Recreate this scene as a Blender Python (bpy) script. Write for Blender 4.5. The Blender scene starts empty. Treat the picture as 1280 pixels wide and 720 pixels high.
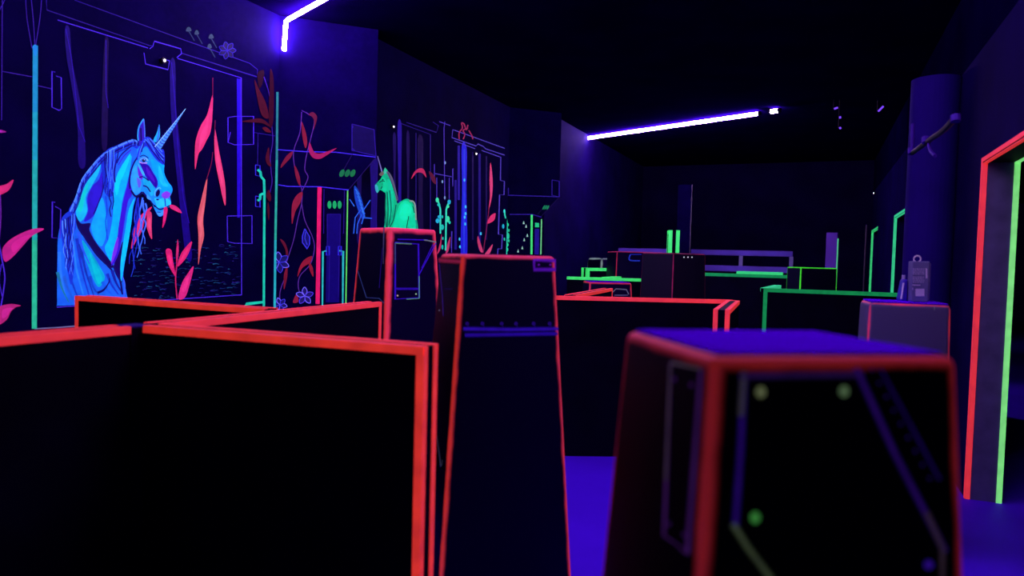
import bpy, math, random
from mathutils import Vector as V, Matrix
random.seed(7)
scene = bpy.context.scene
COL = scene.collection

# ------------------------------------------------------------------ camera
F = 880.0; EYE = V((0, 0, 1.5)); ROLL = 0.026; PITCH = math.atan(37 / F)
f0 = V((0, math.cos(PITCH), -math.sin(PITCH))); r0 = V((1, 0, 0)); u0 = V((0, math.sin(PITCH), math.cos(PITCH)))
RR = r0 * math.cos(ROLL) + u0 * math.sin(ROLL); UU = u0 * math.cos(ROLL) - r0 * math.sin(ROLL)
cam = bpy.data.cameras.new('camera'); camo = bpy.data.objects.new('camera', cam); COL.objects.link(camo)
cam.sensor_width = 36; cam.lens = F / 1280 * 36; cam.clip_start = 0.05
m = Matrix((RR, UU, -f0)).transposed().to_4x4(); m.translation = EYE; camo.matrix_world = m
cam.dof.use_dof = True; cam.dof.focus_distance = 6.5; cam.dof.aperture_fstop = 1.7
scene.camera = camo

def ray(x, y): return f0 + RR * ((x - 640) / F) + UU * ((360 - y) / F)
def on_z(x, y, z):
    d = ray(x, y); return EYE + d * ((z - EYE.z) / d.z)
def on_Y(x, y, Y):
    d = ray(x, y); return EYE + d * (Y / d.y)
class Plane:
    def __init__(s, p, n):
        s.p = V(p); s.n = V(n).normalized()
        if s.n.dot(EYE - s.p) < 0: s.n = -s.n
    def at(s, x, y, off=0.0):
        d = ray(x, y); p = s.p + s.n * off
        return EYE + d * ((p - EYE).dot(s.n) / d.dot(s.n))
def vplane(p, d): return Plane((p[0], p[1], 0), (d.y, -d.x, 0))

# ------------------------------------------------------------------ materials
def lin(c):
    return tuple((x / 255 / 12.92 if x / 255 <= .04045 else ((x / 255 + .055) / 1.055) ** 2.4) for x in c)
MC = {}
def nt(name):
    mt = bpy.data.materials.new(name); mt.use_nodes = True
    return mt, mt.node_tree.nodes, mt.node_tree.links, mt.node_tree.nodes['Principled BSDF']
def surf(name, rgb, rough=.6, spec=.3, noise=.25, scale=6, bump=0, metal=0):
    """a plain non-fluorescent surface with a little procedural wear; rgb is linear"""
    if name in MC: return MC[name]
    mt, N, L, b = nt(name); MC[name] = mt
    tc = N.new('ShaderNodeTexCoord'); nz = N.new('ShaderNodeTexNoise'); nz.inputs['Scale'].default_value = scale; nz.inputs['Detail'].default_value = 5
    L.new(tc.outputs['Object'], nz.inputs['Vector'])
    cr = N.new('ShaderNodeValToRGB'); L.new(nz.outputs['Fac'], cr.inputs['Fac'])
    cr.color_ramp.elements[0].position = .3; cr.color_ramp.elements[1].position = .75
    cr.color_ramp.elements[0].color = tuple(x * (1 - noise) for x in rgb) + (1,)
    cr.color_ramp.elements[1].color = tuple(min(1, x * (1 + noise)) for x in rgb) + (1,)
    L.new(cr.outputs['Color'], b.inputs['Base Color'])
    b.inputs['Roughness'].default_value = rough; b.inputs['Specular IOR Level'].default_value = spec; b.inputs['Metallic'].default_value = metal
    if bump:
        bp = N.new('ShaderNodeBump'); bp.inputs['Strength'].default_value = bump; bp.inputs['Distance'].default_value = .01
        L.new(nz.outputs['Fac'], bp.inputs['Height']); L.new(bp.outputs['Normal'], b.inputs['Normal'])
    return mt
EM, DF = None, .85
def paint(c, em=EM, df=DF, soft=0, wear=.22):
    """fluorescent paint or tape: reflects its colour and glows with it; soft = sprayed with feathered edges"""
    key = ('paint', tuple(c), em, df, soft)
    if key in MC: return MC[key]
    mt, N, L, b = nt('fluorescent_paint_%d_%d_%d' % tuple(c)); MC[key] = mt
    k = lin(c)
    if em is None: em = .55 if k[0] > .5 and k[1] < .12 else (.85 if k[2] > .5 and k[1] > .1 else (.42 if tuple(c) == (46, 26, 151) else .6))
    tc = N.new('ShaderNodeTexCoord'); nz = N.new('ShaderNodeTexNoise'); nz.inputs['Scale'].default_value = 22; nz.inputs['Detail'].default_value = 4
    L.new(tc.outputs['Object'], nz.inputs['Vector'])
    mr = N.new('ShaderNodeMapRange'); L.new(nz.outputs['Fac'], mr.inputs['Value'])
    mr.inputs['From Min'].default_value = .3; mr.inputs['From Max'].default_value = .7; mr.inputs['To Min'].default_value = 1 - wear; mr.inputs['To Max'].default_value = 1 + wear
    mx = N.new('ShaderNodeMath'); mx.operation = 'MULTIPLY'; L.new(mr.outputs['Result'], mx.inputs[0]); mx.inputs[1].default_value = em
    em_add = .12 if k[0] > .5 and k[1] < .1 else 0
    b.inputs['Base Color'].default_value = (min(1, k[0] * df), min(1, k[1] * df), min(1, k[2] * df + em_add), 1)
    b.inputs['Emission Color'].default_value = k + (1,); L.new(mx.outputs[0], b.inputs['Emission Strength'])
    b.inputs['Roughness'].default_value = .7; b.inputs['Specular IOR Level'].default_value = .15
    if soft:
        uv = N.new('ShaderNodeUVMap'); sp = N.new('ShaderNodeSeparateXYZ'); L.new(uv.outputs['UV'], sp.inputs[0])
        a = N.new('ShaderNodeMath'); a.operation = 'PINGPONG'; a.inputs[1].default_value = .5; L.new(sp.outputs['Y'], a.inputs[0])
        s = N.new('ShaderNodeMapRange'); s.interpolation_type = 'SMOOTHSTEP'; L.new(a.outputs[0], s.inputs['Value']); s.inputs['From Max'].default_value = .5 * soft
        tr = N.new('ShaderNodeBsdfTransparent'); ms = N.new('ShaderNodeMixShader')
        L.new(s.outputs['Result'], ms.inputs[0]); L.new(tr.outputs[0], ms.inputs[1]); L.new(b.outputs[0], ms.inputs[2])
        L.new(ms.outputs[0], N['Material Output'].inputs['Surface'])
    return mt
def lamp(name, rgb, s):
    mt, N, L, b = nt(name); N.remove(b); e = N.new('ShaderNodeEmission'); e.inputs[0].default_value = rgb + (1,); e.inputs[1].default_value = s
    L.new(e.outputs[0], N['Material Output'].inputs['Surface']); return mt
def sprayed(name, base, c, h0, h1, H, w, em=.55, df=.5, rough=.5, strength=1.0, dy=0):
    """vinyl pillar whose vertical and top edges are sprayed with fluorescent paint; works in object space on a tapered square box"""
    mt, N, L, b = nt(name)
    tc = N.new('ShaderNodeTexCoord'); sp = N.new('ShaderNodeSeparateXYZ'); L.new(tc.outputs['Object'], sp.inputs[0])
    def mth(op, a, bb=None):
        n = N.new('ShaderNodeMath'); n.operation = op
        for i, q in enumerate((a, bb)):
            if q is None: continue
            if isinstance(q, (int, float)): n.inputs[i].default_value = q
            else: L.new(q, n.inputs[i])
        return n.outputs[0]
    hz = mth('ADD', mth('MULTIPLY', sp.outputs['Z'], (h1 - h0) / H), h0)
    ax = mth('SUBTRACT', hz, mth('ABSOLUTE', sp.outputs['X'])); ay = mth('SUBTRACT', mth('ADD', hz, dy), mth('ABSOLUTE', sp.outputs['Y'])); at = mth('SUBTRACT', H, sp.outputs['Z'])
    med = mth('MAXIMUM', mth('MINIMUM', ax, ay), mth('MINIMUM', mth('MAXIMUM', ax, ay), at))
    nz = N.new('ShaderNodeTexNoise'); nz.inputs['Scale'].default_value = 9; nz.inputs['Detail'].default_value = 4; L.new(tc.outputs['Object'], nz.inputs['Vector'])
    wob = mth('MULTIPLY', mth('SUBTRACT', nz.outputs['Fac'], .5), w * .9)
    mr = N.new('ShaderNodeMapRange'); mr.interpolation_type = 'SMOOTHSTEP'; L.new(mth('ADD', med, wob), mr.inputs['Value'])
    mr.inputs['From Min'].default_value = w * .35; mr.inputs['From Max'].default_value = w * 1.35; mr.inputs['To Min'].default_value = strength; mr.inputs['To Max'].default_value = 0
    k = lin(c); mix = N.new('ShaderNodeMix'); mix.data_type = 'RGBA'; L.new(mr.outputs['Result'], mix.inputs[0])
    mix.inputs[6].default_value = base + (1,); mix.inputs[7].default_value = (k[0] * df, k[1] * df, k[2] * df + (.2 if k[0] > .5 and k[1] < .1 else 0), 1)
    L.new(mix.outputs[2], b.inputs['Base Color']); b.inputs['Emission Color'].default_value = k + (1,)
    L.new(mth('MULTIPLY', mr.outputs['Result'], em), b.inputs['Emission Strength'])
    b.inputs['Roughness'].default_value = rough; b.inputs['Specular IOR Level'].default_value = .08
    return mt

# ------------------------------------------------------------------ mesh builder
class MB:
    def __init__(s): s.v = []; s.f = []; s.m = []; s.uv = []; s.mats = []
    def mi(s, m):
        if m not in s.mats: s.mats.append(m)
        return s.mats.index(m)
    def face(s, pts, m, uv=None):
        i = len(s.v); s.v += [tuple(p) for p in pts]; s.f.append(list(range(i, i + len(pts)))); s.m.append(s.mi(m))
        s.uv.append(uv or [(0, .5)] * len(pts)); return s
    def hexa(s, p, m):
        """eight corners: bottom ring 0-3, top ring 4-7"""
        i = len(s.v); s.v += [tuple(q) for q in p]
        for f in ((3, 2, 1, 0), (4, 5, 6, 7), (0, 1, 5, 4), (1, 2, 6, 5), (2, 3, 7, 6), (3, 0, 4, 7)):
            s.f.append([i + k for k in f]); s.m.append(s.mi(m)); s.uv.append([(0, .5)] * 4)
        return s
    def box(s, a, b, m):
        (x0, y0, z0), (x1, y1, z1) = a, b
        return s.hexa([(x0, y0, z0), (x1, y0, z0), (x1, y1, z0), (x0, y1, z0), (x0, y0, z1), (x1, y0, z1), (x1, y1, z1), (x0, y1, z1)], m)
    def wall(s, a, b, t, z0, z1, m):
        """upright slab from plan point a to b, thickness t to the left of a->b"""
        a = V((a[0], a[1])); b = V((b[0], b[1])); d = (b - a).normalized(); n = V((-d.y, d.x)) * t
        q = [a, b, b + n, a + n]
        return s.hexa([(p.x, p.y, z0) for p in q] + [(p.x, p.y, z1) for p in q], m)
    def tube(s, pts, r, m, n=10):
        pts = [V(p) for p in pts]; i0 = len(s.v); k = len(pts)
        rad = r if isinstance(r, (list, tuple)) else [r] * k
        up = V((0, 0, 1))
        for i, p in enumerate(pts):
            d = (pts[min(i + 1, k - 1)] - pts[max(i - 1, 0)]).normalized()
            a = d.cross(up)
            if a.length < .05: a = d.cross(V((1, 0, 0)))
            a.normalize(); b = d.cross(a)
            for j in range(n):
                t = 2 * math.pi * j / n; s.v.append(tuple(p + (a * math.cos(t) + b * math.sin(t)) * rad[i]))
        for i in range(k - 1):
            for j in range(n):
                s.f.append([i0 + i * n + j, i0 + i * n + (j + 1) % n, i0 + (i + 1) * n + (j + 1) % n, i0 + (i + 1) * n + j]); s.m.append(s.mi(m)); s.uv.append([(0, .5)] * 4)
        for e in (0, k - 1):
            s.f.append([i0 + e * n + j for j in range(n)]); s.m.append(s.mi(m)); s.uv.append([(0, .5)] * n)
        return s
    def build(s, name, parent=None, bevel=0, smooth=False, seg=3, fix=True):
        me = bpy.data.meshes.new(name); o = bpy.data.objects.new(name, me); COL.objects.link(o)
        off = V((0, 0, 0))
        me.from_pydata(s.v, [], s.f)
        for m_ in s.mats: me.materials.append(m_)
        ul = me.uv_layers.new(name='UVMap'); k = 0
        for p, mi_, uv in zip(me.polygons, s.m, s.uv):
            p.material_index = mi_; p.use_smooth = smooth
            for j in range(len(uv)): ul.data[k].uv = uv[j]; k += 1
        if parent is not None:
            o.parent = parent; o.matrix_parent_inverse = world_of(parent).inverted()
        if fix:
            import bmesh
            bm = bmesh.new(); bm.from_mesh(me); bmesh.ops.recalc_face_normals(bm, faces=bm.faces); bm.to_mesh(me); bm.free()
        if bevel:
            md = o.modifiers.new('bevel', 'BEVEL'); md.width = bevel; md.segments = seg; md.limit_method = 'ANGLE'; md.angle_limit = .6
        return o
def world_of(o):
    w = Matrix.LocRotScale(o.location, o.rotation_euler, o.scale)
    if o.parent: w = world_of(o.parent) @ o.matrix_parent_inverse @ w
    return w
def tag(o, label, cat, group=None, kind=None):
    if label: o['label'] = label
    if cat: o['category'] = cat
    if group: o['group'] = group
    if kind: o['kind'] = kind
    return o
def thing(name, label, cat, loc, group=None, rz=0):
    o = bpy.data.objects.new(name, None); COL.objects.link(o); o.location = loc; o.rotation_euler = (0, 0, rz); o.empty_display_size = .1
    return tag(o, label, cat, group)
def struct(o): o['kind'] = 'structure'; return o

# ------------------------------------------------------------------ painting on a plane (points read off the photograph land on the real wall)
def smooth(pts, n=6, closed=False):
    if len(pts) < 3: return list(pts)
    out = []; k = len(pts); rng = range(k) if closed else range(k - 1)
    for i in rng:
        g = lambda j: pts[j % k] if closed else pts[max(0, min(k - 1, j))]
        p0, p1, p2, p3 = g(i - 1), g(i), g(i + 1), g(i + 2)
        for q in range(n):
            t = q / n
            out.append(tuple(.5 * (2 * p1[c] + (p2[c] - p0[c]) * t + (2 * p0[c] - 5 * p1[c] + 4 * p2[c] - p3[c]) * t * t + (3 * p1[c] - p0[c] - 3 * p2[c] + p3[c]) * t ** 3) for c in (0, 1)))
    if not closed: out.append(tuple(pts[-1]))
    return out
class Brush(MB):
    def __init__(s, plane, layer=0): super().__init__(); s.pl = plane; s.layer = layer; s.k = 0
    def off(s):
        s.k += 1; return .003 + s.layer * .0008 + min(s.k, 60) * .00004
    def poly(s, pts, c, sm=True, **kw):
        o = s.off(); q = smooth(pts, 5, True) if sm else pts
        m = c if not isinstance(c, tuple) else paint(c, **kw)
        return s.face([s.pl.at(x, y, o) for x, y in q], m)
    def line(s, pts, c, w=1.2, sm=False, w1=None, **kw):
        """a brush line, w pixels of the photograph wide; w1 = width at its end"""
        o = s.off(); q = smooth(pts, 6) if sm else list(pts); m = c if not isinstance(c, tuple) else paint(c, **kw)
        k = len(q); w1 = w if w1 is None else w1; L = []; R = []
        for i, (x, y) in enumerate(q):
            a = q[max(0, i - 1)]; b = q[min(k - 1, i + 1)]
            dx, dy = b[0] - a[0], b[1] - a[1]; d = math.hypot(dx, dy) or 1
            ww = (w + (w1 - w) * i / max(1, k - 1)) / 2
            if 0 < i < k - 1:
                e = (x - a[0], y - a[1]); g = (b[0] - x, b[1] - y); c_ = (e[0] * g[0] + e[1] * g[1]) / ((math.hypot(*e) or 1) * (math.hypot(*g) or 1))
                ww /= max(.6, math.sqrt(max(.05, (1 + c_) / 2)))
            L.append((x - dy / d * ww, y + dx / d * ww)); R.append((x + dy / d * ww, y - dx / d * ww))
        for i in range(k - 1):
            u0_, u1_ = i / k, (i + 1) / k
            s.face([s.pl.at(*L[i], o), s.pl.at(*L[i + 1], o), s.pl.at(*R[i + 1], o), s.pl.at(*R[i], o)], m, [(u0_, 0), (u1_, 0), (u1_, 1), (u0_, 1)])
        return s
    def dot(s, x, y, rx, ry, c, n=14, rot=0, **kw):
        cr, sr = math.cos(rot), math.sin(rot)
        return s.poly([(x + rx * math.cos(t) * cr - ry * math.sin(t) * sr, y + rx * math.cos(t) * sr + ry * math.sin(t) * cr) for t in [2 * math.pi * i / n for i in range(n)]], c, sm=False, **kw)
    def done(s, name, parent, label=None):
        o = s.build(name, parent, fix=False)
        if label: o['label'] = label
        return o

# ------------------------------------------------------------------ room plan
u = V((.397, .918, 0)).normalized(); v = V((u.y, -u.x, 0))
w = V((.93, .368, 0)).normalized()
CEIL = 3.62
A0 = V((-2.88, 4.7, 0)); CA = A0 + u * 1.85                     # corner at the end of the near left wall
def along(p, d, px):                                              # plan point on line p+t*d seen at column px on the horizon
    k = (px - 640) / F; t = (k * p.y - p.x) / (d.x - k * d.y); return p + d * t
CA = along(A0, u, 345.5); CB = along(CA, w, 436); CC = along(CB, u, 632); CD = along(CC, w, 678); CE = CD + u * 6.1
R0 = on_z(1206, 623, 0); R0.z = 0
PA, PB, PC, PD = vplane(A0, u), vplane(CA, w), vplane(CB, u), vplane(CC, w)
PBF = PB

M_wall = surf('black_wall_paint', (.004, .0003, .056), .8, .02, .3, 3)
M_wall_far = surf('dark_wall_paint', (.003, .0004, .024), .85, .03, .3, 2)
M_wall_right = surf('violet_grey_wall_paint', (.006, .0012, .06), .85, .02, .3, 2)
M_ceil = surf('black_ceiling_paint', (.002, .0003, .022), .95, .0, .3, 2)
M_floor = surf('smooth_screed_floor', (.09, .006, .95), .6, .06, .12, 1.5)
M_black = surf('black_partition_laminate', (.0022, .0008, .012), .65, .05, .3, 5)
M_jamb = surf('grey_lit_board', (.12, .115, .23), .8, .05, .2, 8)  # whiter light on the jamb faces is put into this greyer colour
RED = (255, 60, 46); PINK = (255, 40, 70); GREEN = (70, 255, 120); DKG = (20, 150, 80)

E = 9.0
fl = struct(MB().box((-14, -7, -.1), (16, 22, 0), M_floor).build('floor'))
ce = struct(MB().box((-14, -7, CEIL), (16, 22, CEIL + .1), M_ceil).build('ceiling'))
SB = A0 - u * 9
def p2(p): return (p.x, p.y)
struct(MB().wall(p2(SB), p2(CA), .2, 0, CEIL, M_wall).build('wall_left'))
def cut_panel(name, plane, c0, xl, xr, ytop, xt, ybot, xb):
    """end panel of a bay: as wide as xb below and as xt above, with a slanted cut between, 0.12 m thick"""
    a = plane.at(xt, ytop); b = plane.at(xb, ybot)
    q0 = V((c0.x, c0.y, 0)); d = (V((b.x, b.y, 0)) - q0)
    ring = [q0, q0 + d, b, a, V((a.x, a.y, CEIL)), V((q0.x, q0.y, CEIL))]
    mb = MB(); n = -plane.n * .12
    mb.face(ring, M_wall); back = [p + n for p in ring]; mb.face(back[::-1], M_wall)
    for i in range(6): mb.face([ring[i], ring[(i + 1) % 6], back[(i + 1) % 6], back[i]], M_wall)
    import bmesh
    o = struct(mb.build(name)); bm = bmesh.new(); bm.from_mesh(o.data); bmesh.ops.remove_doubles(bm, verts=bm.verts, dist=1e-5); bmesh.ops.recalc_face_normals(bm, faces=bm.faces); bm.to_mesh(o.data); bm.free()
    return o
cut_panel('wall_left', PB, CA, 346, 436, 196, 470, 237, 436)
struct(MB().wall(p2(CB - u * .0), p2(CC), .2, 0, CEIL, M_wall).build('wall_left'))
cut_panel('wall_left', PD, CC, 637, 678, 246, 699, 271, 677)
struct(MB().wall(p2(CD), p2(CE), .2, 0, CEIL, M_wall_right).build('wall_left'))
CF = CE + v * 5.2
struct(MB().wall(p2(CE), p2(CF), .2, 0, CEIL, M_wall_far).build('wall_back'))
struct(MB().wall(p2(SB + v * 11), p2(SB), .2, 0, CEIL, M_wall_far).build('wall_front'))

# right wall with three door openings (the wall is 0.25 m thick and lies beyond its face line)
TH = .20
def rw(t): return R0 + u * t
tD1 = 0.0; LD = 2.2
p1115 = along(R0, u, 1114.0); tD2 = (p1115 - R0).dot(u); p1087 = along(R0, u, 1086.5); tD3 = (p1087 - R0).dot(u)
TE = (CF - R0).dot(u) + .0
mb = MB()
def seg(t0, t1, z0, z1): mb.wall(p2(rw(t1)), p2(rw(t0)), TH, z0, z1, M_wall_right)
segs = [(-6.5, -1.57), (0, tD2 - 2.0), (tD2, tD3 - 1.5), (tD3, TE)]
for a, b in segs: seg(a, b, 0, 2.98)
for a, b in ((-1.57, 0), (tD2 - 2.0, tD2), (tD3 - 1.5, tD3)): seg(a, b, LD, 2.98)
struct(mb.build('wall_right'))
struct(MB().wall(p2(rw(TE)), p2(rw(-6.5)), .35, 2.98, CEIL, M_ceil).build('trim_1'))
def door_trim(n, t, wd, red, green, grey=False):
    a = rw(t); b = rw(t - wd); o = thing('door_%d' % n, None, None, (a.x, a.y, 0)); struct(o)
    if grey:   # reveal faces, grey tone standing in for whiter light
        m_ = MB(); m_.wall(p2(a - u * .004), p2(a + v * TH - u * .004), .003, 0, LD - .004, M_jamb)
        m_.wall(p2(b + u * .004 + v * TH), p2(b + u * .004), .003, 0, LD - .004, M_jamb)
        q = [a, b, b + v * TH, a + v * TH]
        m_.hexa([(p.x, p.y, LD - .006) for p in q] + [(p.x, p.y, LD - .002) for p in q], M_black); m_.build('reveal', o)
    def frame(col, side, k, wd_):
        m_ = MB(); P = paint(col)
        off = v * (-.004 if side == 0 else TH)
        # tape on the far jamb, the lintel and the near jamb, folded round the arris
        def st(p, q, z0, z1):
            m_.wall(p2(p), p2(q), .004, z0, z1, P)
        A = a + off; B = b + off
        sd = -1 if side == 0 else 1
        # strips facing the room
        st(A + u * wd_, A, 0, LD + wd_)
        if red: st(B, B - u * wd_, 0, LD + wd_)
        st(A, B, LD, LD + wd_)
        # strips inside the reveal
        e = v * (wd_ if side == 0 else -wd_)
        A2 = a + v * (0 if side == 0 else TH) - u * .009; 
        st(A2, A2 + e, 0, LD - .012) if side == 0 else st(A2 + e, A2, 0, LD - .012)
        q = [a + v * (0 if side == 0 else TH - wd_), b + v * (0 if side == 0 else TH - wd_)]
        q += [q[1] + v * wd_, q[0] + v * wd_]
        m_.hexa([(p.x, p.y, LD - .011) for p in q] + [(p.x, p.y, LD - .007) for p in q], P)
        return tag(m_.build('edge_tape', o), k, None)
    if red: frame(red, 0, 'orange red edge tape', .026)
    if green: frame(green, 1 if red else 0, 'green edge tape', .030)
    return o
door_trim(1, 0, 1.57, RED, (140, 255, 140), True)
door_trim(2, tD2, 2.0, None, (60, 220, 150))
door_trim(3, tD3, 1.5, None, (60, 220, 130))

# column against the right wall
M_col = surf('violet_lit_plaster', (.016, .003, .17), .8, .05, .15, 2)  # lighter than the wall: violet light on the column put into its colour
cc = along(R0 - v * .16, u, 1157)
colm = MB().tube([(0, 0, 0), (0, 0, 2.98)], 27 / F * cc.y, M_col, 32).build('trim_2', None); colm.location = (cc.x, cc.y, 0); struct(colm)

# ------------------------------------------------------------------ low partitions with taped edges
PH = 1.22
GRP_R = 'low black partitions with glowing red edge tape'; GRP_G = 'low black partitions with glowing green edge tape'
def partition(a, b, label, col, h=PH, t=.09, tw=.024, grp=None, ends=(1, 1), core=None, top2=None):
    """slab a->b (plan, centre line); L tape on both top arrises and on the upright arrises of the free ends"""
    a = V((a[0], a[1], 0)); b = V((b[0], b[1], 0)); d = (b - a).normalized(); n = V((-d.y, d.x, 0)); L = (b - a).length
    o = thing('barricade', label, 'partition', (a.x, a.y, 0), grp)
    P = paint(col)
    pm = MB(); q = [a - n * t / 2, b - n * t / 2, b + n * t / 2, a + n * t / 2]
    pm.hexa([(p.x, p.y, 0) for p in q] + [(p.x, p.y, h) for p in q], core or M_black); pm.build('panel', o)
    e = .003
    def slab(m_, x0, x1, y0, y1, z0, z1):
        q = [a + d * x + n * y for x, y in ((x0, y0), (x1, y0), (x1, y1), (x0, y1))]
        m_.hexa([(p.x, p.y, z0) for p in q] + [(p.x, p.y, z1) for p in q], P)
    for sgn in (-1, 1):
        m_ = MB(); o1 = sgn * (t / 2 + e); i1 = sgn * t / 2; i2 = sgn * (t / 2 - tw)
        def yy(p, q): return (min(p, q), max(p, q))
        slab(m_, -e, L + e, *yy(o1, i2), h, h + e)                     # on top
        slab(m_, -e, L + e, *yy(o1, i1), h - tw, h)                    # down the face
        for k, x in ((0, 0), (1, L)):
            if not ends[k]: continue
            xi = (-e, 0) if k == 0 else (L, L + e)
            slab(m_, *xi, *yy(o1, i2), 0, h)
            xs = (0, tw) if k == 0 else (L - tw, L)
            slab(m_, *xs, *yy(o1, i1), 0, h - tw)
        m_.build('edge_tape', o)
    return o
def zp(x, y, h=PH): p = on_z(x, y, h); return V((p.x, p.y, 0))
# the cross of red partitions at the left
J = zp(183, 405.5); S1 = zp(0, 420.5); d1 = (J - S1).normalized()
partition(S1 - d1 * 1.2, J - d1 * .10, 'black partition with red tape at the bottom left corner, running out of the frame', RED, grp=GRP_R, ends=(1, 0))
E1 = zp(468, 377.5); d2 = (E1 - J).normalized()
partition(J + d2 * .036, E1, 'red edged black partition running from the post towards the first tall pillar', RED, grp=GRP_R, ends=(0, 1))
E2 = zp(538, 432.5); Jb = zp(193, 406.5)
partition(Jb, E2, 'large near black partition with a red taped end left of the tall pillar', RED, grp=GRP_R, ends=(0, 1))
E3 = zp(104, 370); J3 = zp(338, 386)
partition(E3, J3, 'red edged black partition in front of the blue unicorn mural', RED, grp=GRP_R, ends=(1, 0))
pst = thing('post', 'dark post at the meeting point of the red edged partitions', 'post', (J.x - d1.x * .04, J.y - d1.y * .04, 0), None, math.atan2(d1.y, d1.x))
x_ = MB().box((-.055, -.045, 0), (.03, .045, 1.215), M_black).build('shaft'); x_.parent = pst
x_ = MB().box((-.057, -.047, 1.215), (.032, .047, 1.223), surf('violet_post_cap', (.03, .005, .25), .7, .05)).build('cap', None, bevel=.003); x_.parent = pst
# middle red corner partition
K1 = zp(703, 370.5); K2 = zp(914, 379.0); K3 = zp(909, 387)
Kc = zp(917, 375.5); Kn = zp(902, 387.5)
partition(K1 + (K1 - Kc).normalized() * .25, Kc, 'long red edged black partition behind the tall pillar, in the middle of the room', RED, grp=GRP_R, ends=(0, 0))
dn = (Kn - Kc).normalized()
partition(Kc + dn * .055, Kn, 'short red taped partition end turning towards the camera', RED, grp=GRP_R, ends=(0, 1))
partition(zp(713, 369.0), zp(760, 360.5), 'short red edged partition running back beside the low pillar', RED, grp=GRP_R, ends=(0, 1))
# green ones farther off
def yp(x, y, Y): p = on_Y(x, y, Y); return V((p.x, p.y, 0)), p.z
q, z = yp(709, 346, 8.5); q2, _ = yp(806, 349.3, 8.4)
partition(q, q2, 'green edged partition left of the two joined pillars', GREEN, h=z, grp=GRP_G, tw=.03, ends=(0, 0))
qa, z2 = yp(731, 335, 10.4); qb, _ = yp(757, 333.5, 10.7)
partition(qb, qa, 'small green taped partition end beside the grey edged pillar', GREEN, h=z2, grp=GRP_G, tw=.04, t=.12)
qa, z2 = yp(757, 348.5, 8.55); qb, _ = yp(772, 345.5, 9.1)
partition(qb, qa, 'short bright green edged partition running back from the green one', GREEN, h=z + .004, grp=GRP_G, tw=.04)
q, z3 = yp(850, 340.3, 12.6); q2, _ = yp(992, 344.5, 12.1)
partition(q, q2, 'far green edged partition below the windowed barrier', DKG, h=z3, grp=GRP_G, tw=.05, ends=(0, 0))
qa, z4 = yp(921, 340.5, 12.75); qb, _ = yp(978, 342, 12.55)
partition(qa, qb, 'bright green edged partition directly behind the far green one', (60, 240, 130), h=z4 + .02, grp=GRP_G, tw=.045)
G1 = zp(955, 360.5); G2 = zp(1122, 366.5)
partition(G1, G2, 'long dark green edged partition at the right in front of the green edged pillar', DKG, grp=GRP_G, ends=(1, 0), tw=.04)
Gt = zp(972, 356.5); dg = (Gt - G1).normalized()
partition(G1 + dg * .06, Gt, 'short green edged partition running back from the long dark green one', (60, 220, 150), grp=GRP_G, ends=(0, 1), tw=.04)
# tall partition ends
q, z5 = yp(843, 288, 11.6)
partition(q, q + V((.03, .25, 0)), 'tall narrow partition end with two green stripes above the joined pillars', GREEN, h=z5, grp='tall partitions with green stripes', t=.17, tw=.055)
M_violet = surf('violet_panel_paint', (.15, .06, .45), .7, .1, .15, 3)
q, z6 = yp(1040, 291, 11.0); q2, _ = yp(1047, 291, 10.9)
o = thing('panel_board', 'violet upright board with a green right edge behind the green edged pillar', 'board', (q.x, q.y, 0))
MB().wall(p2(q - V((.085, 0, 0))), p2(q2), .05, 0, z6, M_violet).build('board', o, bevel=.004)
MB().wall(p2(q2 + V((.001, -.004, 0))), p2(q2 + V((.018, -.006, 0))), .056, 0, z6 - .09, paint((90, 210, 150))).build('edge_tape', o)

# ------------------------------------------------------------------ tapered padded pillars
GRP_P = 'tapered black padded pillars'
def pillar(corner, ang, wtop, H, label, col=RED, taper=.055, base=(.006, .001, .040), sw=.035, em=.5, bevel=.02, strength=1.0, top=None, df=.5, dep=None):
    """square tapered pillar; corner = plan point of its nearest top corner, ang = direction of its right face"""
    a = math.radians(ang); e1 = V((math.cos(a), math.sin(a), 0)); e2 = V((-e1.y, e1.x, 0))
    dep = dep or wtop; c = V((corner[0], corner[1], 0)) + e1 * wtop / 2 + e2 * dep / 2
    o = thing('padded_obstacle', label, 'pillar', (c.x, c.y, 0), GRP_P, a)
    h1 = wtop / 2; h0 = h1 + taper * H; dy = (dep - wtop) / 2
    mt = sprayed('padded_vinyl_with_sprayed_edges', base, col, h0, h1, H, sw, em, df, strength=strength, dy=dy)
    mb = MB(); mb.hexa([(sx * h0, sy * (h0 + dy), 0) for sx, sy in ((-1, -1), (1, -1), (1, 1), (-1, 1))] + [(sx * h1, sy * (h1 + dy), H) for sx, sy in ((-1, -1), (1, -1), (1, 1), (-1, 1))], mt)
    b = mb.build('body', None, bevel=bevel, smooth=True, seg=4); b.parent = o
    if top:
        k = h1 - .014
        tb = MB().box((-k, -k - dy, H - .004), (k, k + dy, H + .004), top).build('lit_top', None, bevel=.003); tb.parent = o  # thin plate over the dark top, overhead light painted in as violet
    # face planes: right face (normal -e2), left face (normal -e1)
    tl = math.atan2(h0 - h1, H)
    pr = Plane(c - e2 * (h0 + dy), -e2 * math.cos(tl) + V((0, 0, math.sin(tl)))); plf = Plane(c - e1 * h0, -e1 * math.cos(tl) + V((0, 0, math.sin(tl))))
    return o, pr, plf
SPRAY_V = (62, 20, 215); SPRAY_G = (95, 130, 110)
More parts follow.
